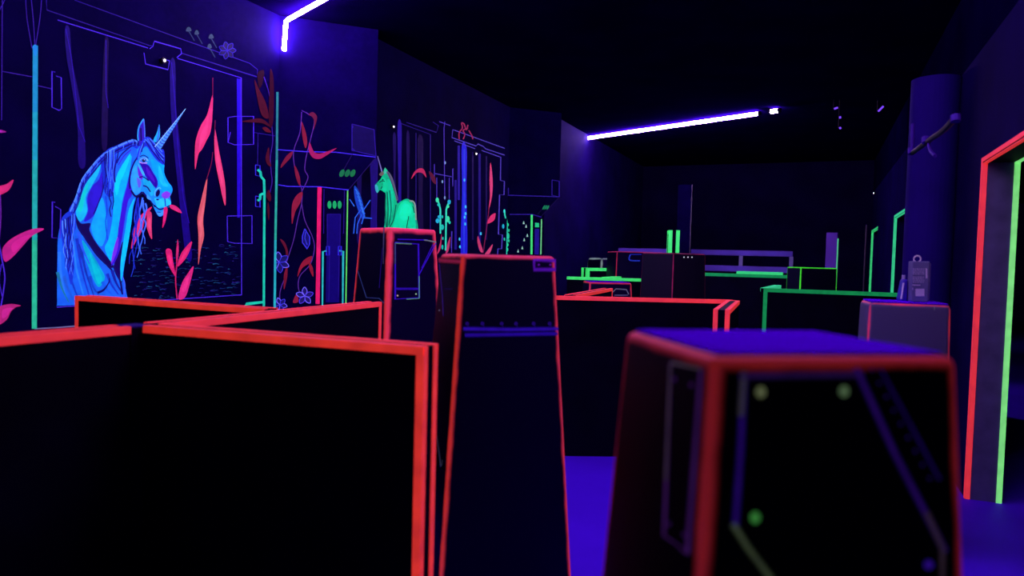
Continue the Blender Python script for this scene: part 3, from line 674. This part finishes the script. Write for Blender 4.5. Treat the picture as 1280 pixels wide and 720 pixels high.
strands((78, 276), (94, 266), (82, 335), (91, 345), 10, [ML, (90, 150, 255), MD, (40, 80, 235)], 1.3, 1.9, 9)
for a, b in (((171, 248), (165, 346)), ((174, 247), (168, 336)), ((177, 247), (172, 322)), ((180, 250), (176, 318)), ((173, 250), (162, 330)), ((182, 254), (180, 305))):
    pt = [(a[0] + (b[0] - a[0]) * j / 8 + 1.5 * math.sin(j * 1.9 + a[0]), a[1] + (b[1] - a[1]) * j / 8) for j in range(9)]
    s.line(pt, random.choice(((36, 66, 228), (26, 44, 205), (60, 110, 250))), 2.2, sm=True, w1=.9)
s.line([(153, 346), (156, 356), (155, 372)], (60, 100, 250), 1.6, sm=True)
s.done('mane', un)
s = sub(4); s.poly([(180, 173), (187, 171.5), (193, 178), (199, 186), (205, 188), (205.6, 205), (200, 203.5), (194, 198), (188, 190), (183, 183), (178, 187), (174, 197), (171, 200), (173, 188)], (28, 50, 218))
for q in ([(181, 174), (188, 180), (194, 190), (204, 200)], [(184, 173), (192, 182), (199, 190), (205, 196)], [(181, 176), (176, 186), (173, 198)], [(187, 173), (194, 180), (203, 190)]): s.line(q, ML, 1.1, sm=True)
for q in ([(182, 176), (189, 187), (200, 201)], [(186, 174), (195, 186), (205, 199)], [(180, 178), (177, 190)], [(194, 189), (205, 204)]): s.line(q, MD, 1.2, sm=True)
s.done('forelock', un)
# red leaves
def leaf(plane, parent, pts, c=(222, 38, 92), tip=None, layer=4, rib=None, em=.7, name='leaf', df=.6):
    s = Brush(plane, layer); s.poly(pts, c, em=em, df=df)
    if tip: s.poly(tip, (228, 100, 108), em=em)
    if rib: s.line(rib, (150, 20, 70), .7, sm=True)
    return s.done(name, parent)
SAL = (226, 92, 104)
def inner(pts, f_=.55):
    cx = sum(p[0] for p in pts) / len(pts); cy = sum(p[1] for p in pts) / len(pts); return [(cx + (x - cx) * f_, cy + (y - cy) * f_) for x, y in pts]
LA = [([(266, 118), (265.5, 145), (264, 160), (262, 168), (258, 176), (253, 186), (248, 193), (244, 212), (243.5, 190), (245, 174), (251, 157), (259, 143)], (224, 52, 92), [(266, 97), (266, 122)]),
      ([(268.5, 160), (268, 180), (269, 200), (273, 222), (281, 257), (282, 238), (279, 215), (274, 190)], (226, 62, 96), [(269, 150), (268, 170)]),
      ([(259, 222), (252, 248), (247, 272), (248, 292), (248, 310), (248, 331), (251, 312), (255, 295), (254, 275), (257, 250)], (222, 96, 104), [(266, 190), (264, 205), (258, 225)]),
      ([(207.5, 312), (214, 312.5), (216, 325), (219.5, 345), (213, 336), (209, 325)], (228, 34, 96), None), ([(240, 302), (233, 308), (226, 318), (221.5, 333), (229, 327), (236, 316)], (224, 36, 90), None),
      ([(242, 333), (234, 343), (227, 355), (223, 373), (231, 372), (237, 356)], (222, 40, 110), None), ([(222, 299), (223.5, 313), (221, 331), (220, 318)], (190, 34, 84), None),
      ([(190, 258.5), (178, 267), (170, 280), (166, 296), (164, 311), (171, 300), (178, 287), (182, 272)], (224, 44, 92), None), ([(185, 265), (183, 280), (186, 292), (190, 299), (189.5, 285), (189.5, 267)], (222, 60, 96), None),
      ([(205, 259.5), (204, 272), (203, 285), (207, 276), (209.5, 261)], (224, 30, 96), None), ([(213, 256), (219, 257), (225, 262), (227, 266.5), (220, 264), (213, 260)], (214, 40, 96), None)]
for pts, c, stem in LA:
    s = Brush(PA, 4); s.poly(pts, c, em=.7); s.poly(inner(pts, .5), tuple(min(255, int(x * 1.08 + 8)) for x in c), em=.7)
    if stem: s.line(stem, (120, 20, 70), .9, sm=True)
    s.done('leaf', mu)
s = Brush(PA, 4); s.line([(221.5, 374), (219.5, 350), (221, 330), (222, 312)], (214, 34, 84), 1.5, sm=True); s.done('stem', mu)
# painted door outline, latch, hinges
outline(PA, [[(72, 25), (185, 60)], [(222, 73), (301.5, 97.3), (302, 368.5), (71, 384)], [(302, 146), (302, 180)]], VL, 1.3, mu, 'door_outline', em=.6)
outline(PA, [[(58, 0), (58.5, 12.5), (187, 57), (190, 57)], [(93, 0), (233, 51), (312, 79), (322, 87), (321, 96), (227, 66.5)]], VD, 1.1, mu, 'header_outline')
outline(PA, [[(187, 61), (191, 58), (193, 51.5), (226, 61), (227, 67), (221, 72)], [(180, 66), (182, 80), (210, 87), (212, 76), (200, 73)]], VL, 1.2, mu, 'latch_outline')
for q in ([(69, 90), (65, 89), (65, 134), (74, 138), (77, 136), (76.5, 97), (70, 95)], [(69, 253), (65.5, 252), (65, 297), (75, 298), (76, 262), (69, 258)], [(285, 178), (285, 147), (293, 145.5), (317, 145.5), (317, 180.5), (293, 181), (285, 178), (288, 165)], [(284, 270), (315, 269.5), (315, 304.5), (293, 304), (284.5, 302), (284, 270)]):
    outline(PA, [q], VL, 1.2, mu, 'hinge_outline')
s = Brush(PA, 0); s.poly([(296, 98), (301.2, 99), (301.2, 182), (300, 272), (296.5, 272)], (40, 6, 205), sm=False, em=.6); s.done('door_post', mu)
for x, y, r_ in ((236, 37, 3.2), (246, 41, 2.6), (264, 46, 3), (262, 58, 2.6)):
    s = Brush(PA, 2); s.poly([(x - r_, y + 2), (x - r_ * .6, y - 2.5), (x + r_ * .4, y - 3), (x + r_, y + 1.5)], (44, 72, 84), em=.7); s.line([(x, y + 2), (x + 3, y + 7), (x + 7, y + 14)], (34, 56, 84), 1.4, sm=True, w1=1); s.done('mushroom', mu)
# --- scrolls beside and above the door: flower scribble
def flower(plane, parent, cx, cy, r_, c=(64, 56, 232), c2=(110, 96, 250), n=6, layer=3, rot=0, name='flower'):
    s = Brush(plane, layer)
    for i in range(n):
        t = rot + 2 * math.pi * i / n; x1, y1 = cx + math.cos(t) * r_, cy + math.sin(t) * r_; nx, ny = -math.sin(t), math.cos(t); mx_, my_ = cx + math.cos(t) * r_ * .55, cy + math.sin(t) * r_ * .55
        s.poly([(cx, cy), (mx_ + nx * r_ * .25, my_ + ny * r_ * .25), (x1, y1), (mx_ - nx * r_ * .25, my_ - ny * r_ * .25)], tuple(int(q * .45) for q in c), em=.6)
        s.line([(cx, cy), (mx_ + nx * r_ * .28, my_ + ny * r_ * .28), (x1, y1), (mx_ - nx * r_ * .28, my_ - ny * r_ * .28), (cx, cy)], c if i % 2 else c2, .9, sm=True)
    return s.done(name, parent)
flower(PA, mu, 284, 63, 11, (30, 18, 150), (36, 22, 165), 7)
# --- left rim vine
vi = thing('mural', 'pink leaved vine painted at the left rim of the picture', 'mural', base_of(PA, 8, 400), GRP_M)
for pts, c in (([(55, 286.5), (45, 285.5), (30, 290), (12, 300), (3, 312), (6, 327), (16, 321), (28, 308), (40, 295)], (196, 34, 122)), ([(26, 382), (12, 380), (-4, 386), (-4, 406), (8, 400), (14, 389), (20, 384)], (186, 36, 122)), ([(16.7, 224.5), (8, 230), (-4, 234), (-4, 244), (8, 240), (14, 233)], (204, 40, 96)), ([(8, 165), (0, 162), (-6, 163), (-2, 166)], (150, 30, 150))):
    s = Brush(PA, 4); s.poly(pts, c, em=.7); s.poly(inner(pts, .5), tuple(min(255, int(x * 1.12)) for x in c), em=.7); s.done('leaf', vi)
s = Brush(PA, 3); s.line([(-2, 300), (2, 322), (6, 345), (4, 366), (1, 384)], (78, 44, 222), 1.6, sm=True); s.line([(2, 330), (-1, 350), (3, 372)], (70, 36, 200), 1.2, sm=True); s.line([(0, 240), (1, 270), (-1, 300)], (110, 36, 170), 1.4, sm=True); s.done('stem', vi)
# --- teal conduit left of the unicorn
cd = thing('mural', 'thick teal upright line with thin branching roots, left of the blue unicorn', 'mural', base_of(PA, 43, 411), GRP_M)
s = Brush(PA, 2)
for y0, y1, c in ((57, 140, (22, 142, 190)), (140, 200, (24, 160, 182)), (200, 300, (30, 172, 164)), (300, 411, (40, 192, 146))): s.line([(44.2 - (y0 - 57) * .0035, y0), (44.2 - (y1 - 57) * .0035, y1)], c, 6.4, em=.75)
s.poly([(40.5, 60), (43, 56), (46, 57), (47.2, 62), (44, 70)], (24, 130, 205)); s.done('conduit_stripe', cd)
outline(PA, [[(43, 411), (70, 409.5), (99, 407.2)]], (120, 120, 170), 1.6, cd, 'base_line')
outline(PA, [[(32, -2), (34, 25), (40, 60)], [(39, -2), (42, 30), (43.5, 56)], [(52, -2), (50, 22), (44.5, 57)]], (54, 28, 160), 1.1, cd, 'root_line', sm=True)
outline(PA, [[(3, 0), (2.5, 60), (2, 150)], [(2, 89), (40, 96)], [(47, 107), (64, 111)], [(0, 12), (6, 0)]], (58, 30, 168), 1.1, cd, 'seam_line')
# --- pipes and vine at the wall's far end
pp = thing('mural', 'turquoise pipes painted right of the blue unicorn door', 'mural', base_of(PA, 328, 380), GRP_M)
s = Brush(PA, 3); s.line([(322, 212), (325.5, 215), (326.5, 221), (330, 225), (330.5, 240), (329.8, 383)], TEAL, 3, em=.75); s.done('pipe_stripe', pp); s = Brush(PA, 3); s.line([(322, 251), (325, 249), (325.5, 243.5), (329, 242)], TEAL, 3, em=.75); s.done('pipe_stripe', pp); s = Brush(PA, 3); s.line([(307.5, 382), (308, 380), (329.5, 377.5)], TEAL, 3, em=.75); s.done('pipe_stripe', pp)
outline(PA, [[(319.5, 206), (325, 207), (325, 220.5), (319.5, 219), (319.5, 206)], [(319.5, 245), (325, 246), (325, 259), (319.5, 258), (319.5, 245)]], (60, 50, 235), 1.2, pp, 'socket_outline')
outline(PA, [[(322.5, 166), (322, 206)], [(317, 165.5), (344, 170)]], VD, 1, pp, 'seam_line')
gp = thing('mural', 'thin green upright line with dim red leaves at the end of the unicorn wall', 'mural', base_of(PA, 344, 386), GRP_M)
s = Brush(PA, 5); s.line([(346.8, 115), (346, 200)], (40, 128, 132), 2.8, em=.75); s.line([(346, 200), (344.3, 300)], (42, 170, 150), 2.9, em=.75); s.line([(344.3, 300), (343.3, 387)], (40, 180, 190), 2.9, em=.75); s.done('upright_stripe', gp)
s = Brush(PA, 3); s.line([(330, 96), (337, 120), (339, 150), (341, 175), (338, 196), (339, 215), (340, 228), (336, 246)], (60, 30, 150), 1.1, sm=True); s.done('stem', gp)
for pts, c in (([(318, 100), (324, 112), (332, 128), (336, 147), (329, 146), (324, 134)], (122, 26, 66)), ([(338, 86), (342, 100), (342, 145), (339, 160), (336, 150), (337, 110)], (92, 16, 62)), ([(302, 152), (310, 150), (325, 148), (334, 153), (338, 159), (328, 154), (314, 153)], (118, 28, 66)), ([(328, 160), (333, 159), (339, 165), (333, 165)], (150, 34, 70)), ([(336, 184), (332, 197), (334, 205), (339, 208), (337, 198)], (128, 28, 66)), ([(336, 237), (333, 245), (337, 252), (339, 247)], (128, 24, 64)), ([(335, 252), (337, 262), (336, 276), (334, 262)], (110, 20, 60)), ([(322, 92), (330, 88), (328, 104), (324, 110)], (70, 12, 56))):
    leaf(PA, gp, pts, tuple(int(q * .82) for q in c), layer=4, em=.45, df=.25)
# --- end panel of the near bay: vine with blue flowers
vb = thing('mural', 'dark red vine with blue flowers painted left of the red upright stripe', 'mural', base_of(PB, 370, 380), GRP_M)
for q in ([(377, 140), (375, 165), (368, 185), (367, 200), (371, 220), (377, 236), (377, 254), (372, 275), (367, 300), (358, 328)], [(377, 254), (381, 275), (390, 295), (393, 310), (388, 330), (375, 345), (373, 360), (378, 372)], [(377, 138), (386, 143), (393, 150), (388, 175), (383, 195), (381, 212), (385, 222), (378, 238)], [(355, 350), (350, 365), (350, 380)]):
    s = Brush(PB, 2); s.line(q, (84, 42, 150), 1.1, sm=True); s.done('stem', vb)
for pts, c in (([(377, 152), (382, 165), (384, 178), (381.5, 185), (378, 170)], (170, 34, 74)), ([(366, 189), (358, 195), (352, 205), (351, 210), (358, 203), (364, 196)], (152, 30, 74)), ([(387, 178), (386, 188), (391, 197), (400, 198.5), (410, 193), (421, 185), (410, 189), (399, 192), (392, 189)], (210, 36, 74)), ([(386, 143), (391, 140), (396, 145), (395.5, 152), (392, 162), (392.5, 151), (390, 146)], (130, 30, 78)), ([(368, 207), (372, 213), (375, 223), (375, 233), (370, 222)], (162, 32, 76)), ([(378, 240), (370, 245), (365, 257), (365, 280), (369, 265), (376, 252)], (180, 36, 78)), ([(350, 299), (356, 303), (360, 315), (358, 326), (356.5, 312)], (120, 24, 62)), ([(359, 333), (355, 343), (355, 362), (359, 346)], (150, 28, 66)), ([(390, 320), (380, 325), (374, 335), (372, 346), (378, 335), (388, 328)], (178, 30, 68)), ([(386, 327), (391, 335), (391.5, 346), (387, 337)], (178, 30, 68)), ([(371, 367), (366, 378), (373, 377)], (178, 34, 80))):
    leaf(PB, vb, pts, tuple(int(q * .95) for q in c), layer=3, em=.55, df=.3)
flower(PB, vb, 349, 328, 13, rot=.4); flower(PB, vb, 350, 381, 9, rot=.2); flower(PB, vb, 381, 370, 11, rot=-1.6, n=5, c=(84, 60, 240))
s = Brush(PB, 3); s.poly([(381, 288), (387, 297), (387, 305), (384, 311), (378, 303), (378, 295)], (24, 20, 110)); s.line([(381, 286), (387, 296), (387, 305), (384, 311), (378, 303), (378, 295), (381, 286)], (64, 60, 240), 1.2); s.line([(382, 290), (381, 298), (384, 306)], (64, 70, 240), 1); s.done('flower_bud', vb)
# --- console painted on the same panel
co = thing('mural', 'console with three green lights and a red left edge, painted beside the vine', 'mural', base_of(PB, 417, 378), GRP_M)
s = Brush(PB, 3); s.line([(399.5, 234), (397, 380)], (232, 26, 84), 5, em=.75); s.done('red_stripe', co, 'red upright stripe')
s = Brush(PB, 3); s.line([(434.6, 238), (432.3, 382)], (96, 222, 96), 1.6, em=.75); s.done('green_stripe', co, 'thin green upright stripe')
outline(PB, [[(346, 187), (380, 189.5), (420, 190.3), (470, 196.5)]], (66, 44, 235), 1.5, co, 'hood_edge', em=.6); outline(PB, [[(348, 231), (360, 233), (400, 233.5), (436, 237.5)]], (66, 44, 235), 1.5, co, 'sill_line', em=.6)
outline(PB, [[(470, 196.5), (436, 237)], [(441, 192), (424, 222)]], (34, 20, 90), 1, co, 'slope_line')
outline(PB, [[(440, 155), (467.5, 162), (470, 195), (440, 188), (440, 155)], [(441, 157), (441, 160)], [(440, 185), (444, 189)]], VD, 1.2, co, 'panel_outline')
s = Brush(PB, 1); s.poly([(440, 155), (467.5, 162), (470, 195), (440, 188)], (14, 4, 74), sm=False, em=.6); s.done('panel_fill', co)
for x in (411.8, 418.2, 424.5): s = Brush(PB, 3); s.dot(x, 256, 2.5, 5, (26, 176, 96), em=.7); s.done('light_dot', co, 'green oval light')
for x in (427.5, 434.3, 441): s = Brush(PB, 3); s.dot(x, 216.5, 3, 5, (22, 118, 66), rot=.45, em=.7); s.done('light_dot', co, 'dim green oval light')
s = Brush(PB, 1); s.poly([(409, 267), (425.5, 267), (424, 378), (407, 378)], (18, 4, 110), sm=False, em=.6); s.done('screen_fill', co)
outline(PB, [[(409, 290), (409, 268), (425.5, 268), (425, 316)], [(405, 236), (404.5, 292)], [(430.5, 238), (429.5, 292)], [(409.5, 290), (408.5, 316)], [(412, 318), (411, 376)], [(424, 318), (423, 372)]], VD, 1, co, 'screen_outline')
outline(PB, [[(403, 382), (403.6, 314.5), (408.5, 313.5)], [(428.4, 380), (429, 314), (424, 313.5)]], (44, 196, 190), 2.2, co, 'pipe_stripe', em=.7)
outline(PB, [[(408, 308), (411.5, 308), (411.5, 319), (408, 319), (408, 308)], [(423, 308), (426.5, 308), (426.5, 319), (423, 319), (423, 308)]], (48, 40, 225), 1.4, co, 'socket_outline')
# --- far mural with the green unicorn
gm = thing('mural', 'glowing green unicorn among violet tree trunks on the far left wall', 'mural', base_of(PC, 495, 300), GRP_M)
for x0, x1, y0, y1, c in ((463, 471, 200, 300, (26, 4, 128)), (497, 502, 157, 300, (36, 10, 160)), (491, 495, 170, 260, (20, 2, 96)), (508, 512, 170, 300, (20, 2, 84)), (522, 529, 175, 300, (16, 2, 66)), (446, 452, 205, 300, (18, 3, 92))):
    s = Brush(PC, 0); s.poly([(x0, y1), (x0 + 1, (y0 + y1) / 2), (x0, y0), (x1, y0 + 1), (x1 - .6, (y0 + y1) / 2), (x1, y1)], c, em=.65, df=.4); s.done('tree_trunk', gm)
s = Brush(PC, 2)
s.poly([(481.4, 210), (486.7, 217), (492, 228), (495, 243), (496.5, 254), (501, 251.7), (507.8, 248.4), (513, 250.4), (517, 255.7), (519.6, 266), (520, 300), (480.5, 300), (481, 279), (481.4, 261), (482, 243), (479.5, 240), (475, 237.5), (471.7, 241), (469, 236), (469.6, 230.6), (476, 223.5), (478.5, 216.5)], (0, 190, 132), em=.75)
s.poly([(500, 256), (508, 251), (515, 258), (517, 270), (510, 284), (497, 290), (490, 292), (494, 272)], (0, 236, 168), em=.75); s.poly([(503, 256), (511, 256), (514, 266), (506, 276), (499, 270)], (10, 255, 184), em=.75)
s.poly([(512, 272), (518, 262), (519.5, 290), (513, 296)], (0, 226, 160), em=.75); s.poly([(484, 226), (489, 228), (492, 245), (491, 262), (487, 276), (486, 258)], (0, 214, 156), em=.75)
s.poly([(478.5, 222), (483, 226), (484, 236), (481, 239), (477.5, 236), (479, 230)], (0, 226, 156), em=.75)
for q in ([(484, 240), (485, 262), (484, 284)], [(487, 238), (489, 262), (486, 282)], [(495, 256), (492, 274), (487, 284)], [(482, 244), (481.5, 262), (483, 284)], [(508, 286), (511, 270)], [(474, 228), (478, 226), (481, 227)], [(478, 233), (476, 236)], [(516, 258), (518, 266)]): s.line(q, (0, 84, 70), 1.2, sm=True)
s.dot(478.6, 224.5, 1, .8, (0, 40, 40)); s.dot(470.8, 234.5, .9, 1.4, (60, 120, 200)); s.poly([(469, 231), (472, 232), (473, 239), (471, 241), (469, 236)], (60, 190, 200), em=.7)
gu = s.done('unicorn', gm)
s = Brush(PC, 3); s.line([(472, 195), (477.8, 216)], (120, 110, 190), .7, w1=1.8); s.done('horn', gu)
s = Brush(PC, 3); s.poly([(483, 215), (487, 216), (492, 226), (496, 242), (497.5, 249), (495.5, 251), (493, 240), (489, 227)], (104, 104, 128), em=.6)
for i in range(8): s.line([(485 + i * 1.4, 216 + i * 4), (487 + i * 1.4, 221 + i * 4)], (60, 60, 100), .8)
s.poly([(474, 218), (478, 214), (480, 217), (477, 220)], (120, 110, 100), em=.6); s.done('mane', gu)
s = Brush(PC, 3); s.poly([(481.4, 209.3), (483, 216), (479.5, 217)], (70, 210, 170), em=.7); s.done('ear', gu)
s = Brush(PC, 3); s.line([(512, 251), (516.5, 252), (519, 258), (520, 275)], (150, 170, 160), 1.8, sm=True); s.done('tail', gu)
s = Brush(PC, 1); s.poly([(443, 232), (449, 240), (454, 256), (456, 271), (452, 273), (446, 258), (443, 245)], (18, 66, 190), em=.7)
for i in range(7): s.line([(444 + i * 1.4, 236 + i * 4.6), (449 + i * 1.2, 243 + i * 4.6)], (50, 130, 235), .9)
for q in ([(463, 250), (454, 263)], [(454, 272), (465, 273)], [(452, 268), (447, 280), (446, 292)], [(437, 249), (443, 258)], [(442, 292), (444, 272), (451, 262)], [(456, 266), (452, 280)]): s.line(q, (36, 92, 220), 1.3)
s.done('bird', gm, 'blue winged shape')
outline(PC, [[(499, 153.5), (538, 168), (538, 300)], [(508, 153), (545.5, 165.5), (548, 157), (541, 152.5)], [(520, 166), (520, 300)], [(472, 195), (470, 300)]], VD, 1, gm, 'door_outline')
leaf(PC, gm, [(514, 224), (518, 215), (524, 210.5), (530, 212), (533, 222), (528, 216.5), (521, 216)], (200, 40, 74), layer=3); leaf(PC, gm, [(536, 214), (543, 220), (545, 230), (540, 226)], (96, 16, 50), layer=3)
# --- far door with the red leaf and waterfall
fd = thing('mural', 'far painted door with a narrow red leaf and a bright blue trunk', 'mural', base_of(PC, 598, 318), GRP_M)
s = Brush(PC, 1); s.poly([(577, 183), (583.5, 186), (583, 240), (584, 318), (576, 318), (577.5, 240)], (30, 26, 214), em=.7); s.line([(580.5, 186), (580, 316)], (40, 70, 245), 1.8); s.done('tree_trunk', fd)
for x0, x1, y0, y1, c in ((572, 575, 182, 250, (34, 16, 150)), (598, 601, 192, 312, (26, 8, 118)), (590, 592, 190, 300, (18, 4, 80)), (607, 609, 195, 300, (18, 4, 76)), (568, 571, 225, 312, (30, 12, 130))):
    s = Brush(PC, 0); s.poly([(x0, y1), (x0, y0), (x1, y0), (x1, y1)], c, sm=False, em=.7); s.done('tree_trunk', fd)
for x, y in ((580.5, 225), (582, 258.5), (582, 267), (581, 271.5), (581.5, 280), (574.5, 299), (575, 308.5), (601, 292)):
    s = Brush(PC, 3); s.dot(x, y, 1.1, 2, (60, 200, 250), em=.75); s.done('droplet', fd)
outline(PC, [[(566, 162), (631, 185.5)], [(566, 162), (565, 172), (595, 182.5), (597.5, 180), (604, 183), (607, 186), (631, 194)], [(568, 176), (594, 186)], [(602, 188), (626, 196.5), (625.5, 225.5), (630.5, 226.5), (630, 243.5), (624.5, 243.5), (623, 293), (628, 293.5), (627, 311), (622.5, 311), (622, 318)], [(564, 310), (565, 289)]], (84, 66, 200), 1.1, fd, 'door_outline')
leaf(PC, fd, [(613.2, 203), (612, 225), (612.5, 245), (611, 262), (615, 245), (615.8, 225)], (232, 66, 110), layer=3); leaf(PC, fd, [(619, 266.5), (613, 270), (608.5, 279.5), (617, 276), (619.2, 270)], (228, 50, 100), layer=3)
leaf(PC, fd, [(597.5, 295), (601, 305), (604, 315), (600, 314), (597, 303)], (210, 60, 100), layer=3); leaf(PC, fd, [(616, 305.5), (611, 311), (606, 318), (612, 317)], (220, 70, 110), layer=3); leaf(PC, fd, [(563, 296), (559, 306), (557, 318), (561, 312)], (200, 56, 96), layer=3); leaf(PC, fd, [(552, 292), (550, 304), (546, 318), (551, 310)], (200, 46, 86), layer=3)
s = Brush(PC, 3); s.line([(611.5, 258), (609, 280), (604, 316)], (130, 26, 80), 1, sm=True); s.done('stem', fd)
s = Brush(PC, 3)
for q in ([(574, 174), (574, 166), (578, 160), (577, 154), (580, 155), (583, 162), (585, 156)], [(579, 174), (581, 168), (579, 163), (585, 160)], [(586, 163), (590, 170), (591, 174)]): s.line(q, (170, 40, 90), 1.4, sm=True)
s.done('scroll', fd, 'dim red painted scroll')
# turquoise pipes of the far bay
fp = thing('mural', 'pair of turquoise dotted pipes painted between green unicorn and far door', 'mural', base_of(PC, 554, 315), GRP_M)
def drip(path, blobs, nm='pipe_stripe', parent=None):
    s = Brush(PC, 3); s.line(path, (50, 225, 190), 2, em=.75)
    for x, y, a_, b_ in blobs: s.dot(x, y, a_, b_, random.choice(((20, 200, 180), (30, 180, 220), (60, 235, 170))), em=.75)
    return s.done(nm, parent or fp)
drip([(547, 249), (549, 256), (550.5, 262), (550.5, 292)], [(546.6, 250, 2, 3), (548.5, 256, 2, 2), (547, 276, 2.4, 3), (549, 271, 2, 2), (553, 284, 2, 3.5), (553, 271, 1, 2), (553.5, 298, 1, 2), (553, 309, 1.2, 3)])
drip([(562, 251), (559, 258), (557.8, 262), (557, 313)], [(561.5, 252.5, 2, 3), (560, 258, 1.6, 2), (560, 274, 2, 4), (562, 278, 1.4, 2)])
s = Brush(PC, 3)
for x, y in ((556.5, 203.5), (553, 227), (556, 247)): s.dot(x, y, 1, 2, (130, 170, 220), em=.6)
s.done('droplet', fp)
outline(PC, [[(556, 152), (555, 160), (556, 250)], [(549, 152), (563, 157)], [(543, 205), (543, 228)], [(544, 217), (565, 221)], [(567, 211), (566, 211), (566, 233)], [(546, 222), (546, 248)], [(561.5, 222), (561.5, 249)], [(564.5, 289), (564.5, 316)]], (84, 60, 210), 1, fp, 'seam_line')
fq = thing('mural', 'single turquoise dotted pipe painted right of the far red leaf', 'mural', base_of(PC, 634, 318), GRP_M)
PCD = PC
s = Brush(PD, 3)
# --- end panel of the far bay
fc = thing('mural', 'far console with a bright green upright stripe at the end of the left wall', 'mural', base_of(PD, 665, 318), GRP_M)
dr = Brush(PC, 3); dr.line([(630.5, 262), (631, 268), (632, 273)], (50, 225, 190), 1.6, em=.75); dr.done('pipe_stripe', fq); dr = Brush(PC, 3); dr.dot(630.5, 264, 1.2, 2.4, (60, 200, 210)); dr.done('droplet', fq); dr = Brush(PC, 3); dr.dot(629, 283, 1.4, 3, (30, 170, 200)); dr.done('droplet', fq); dr = Brush(PC, 3); dr.dot(630.5, 299, .9, 2, (40, 220, 170)); dr.done('droplet', fq)
dr = Brush(PD, 3); dr.line([(633, 271), (634, 284), (633.2, 318)], (50, 225, 190), 1.6, em=.75)
for x, y, a_, b_ in ((634, 281, 2, 2.4), (636, 288, 1, 2), (635.5, 295, 1.3, 4), (636, 301, 1, 2), (634.5, 306, 1.2, 2), (634.5, 312, 1, 2)): dr.dot(x, y, a_, b_, (40, 215, 160), em=.75)
dr.done('pipe_stripe', fq)
outline(PD, [[(634, 244), (699, 246)], [(637, 268), (665, 268), (677, 271.5)]], (54, 34, 170), 1.1, fc, 'hood_edge'); outline(PD, [[(690, 225), (699, 226.5), (699, 246), (690, 244), (690, 225)], [(632, 235), (635.5, 235), (635.5, 243)]], (50, 30, 160), 1, fc, 'panel_outline')
outline(PD, [[(699, 246), (677, 270)], [(682, 256), (672, 268)]], (28, 18, 76), .8, fc, 'slope_line')
for x in (679.8, 682.3, 684.8): s = Brush(PD, 3); s.dot(x, 259.3, 1, 3, (26, 140, 92), rot=.5, em=.7); s.done('light_dot', fc, 'green slanted light')
s = Brush(PD, 3); s.line([(664.7, 268.5), (664.3, 318)], (70, 240, 130), 2.4, em=.75); s.done('green_stripe', fc); s = Brush(PD, 3); s.line([(677, 274), (676, 318)], (110, 210, 140), 1.5, em=.75); s.done('green_stripe', fc)
s = Brush(PD, 3); s.poly([(668.8, 278.5), (673.8, 278.8), (673.8, 284), (668.8, 284)], (40, 210, 140), sm=False, em=.75); s.done('light_dot', fc, 'green square light')
s = Brush(PD, 1); s.poly([(668.5, 286), (674, 286), (673.5, 318), (668, 318)], (34, 20, 140), sm=False, em=.7); s.done('screen_fill', fc)
for x, y in ((654.5, 278), (657.5, 282.5), (659, 294), (655.2, 299.5), (652.8, 309.5), (647.5, 313.5)):
    s = Brush(PD, 3); s.poly([(x - 1.2, y + 2), (x + .3, y - 2.2), (x + 1.3, y + 2)], (150, 200, 190), sm=False, em=.75); s.done('droplet', fc)

# ------------------------------------------------------------------ world, colour management
wd = bpy.data.worlds.new('world'); scene.world = wd; wd.use_nodes = True
wd.node_tree.nodes['Background'].inputs[0].default_value = (.02, .005, .10, 1); wd.node_tree.nodes['Background'].inputs[1].default_value = .02
vs = scene.view_settings; vs.view_transform = 'Standard'; vs.look = 'None'; vs.gamma = 1; vs.use_curve_mapping = False; vs.exposure = 0
scene.cycles.max_bounces = 6; scene.cycles.use_denoising = True; scene.cycles.sample_clamp_indirect = 4
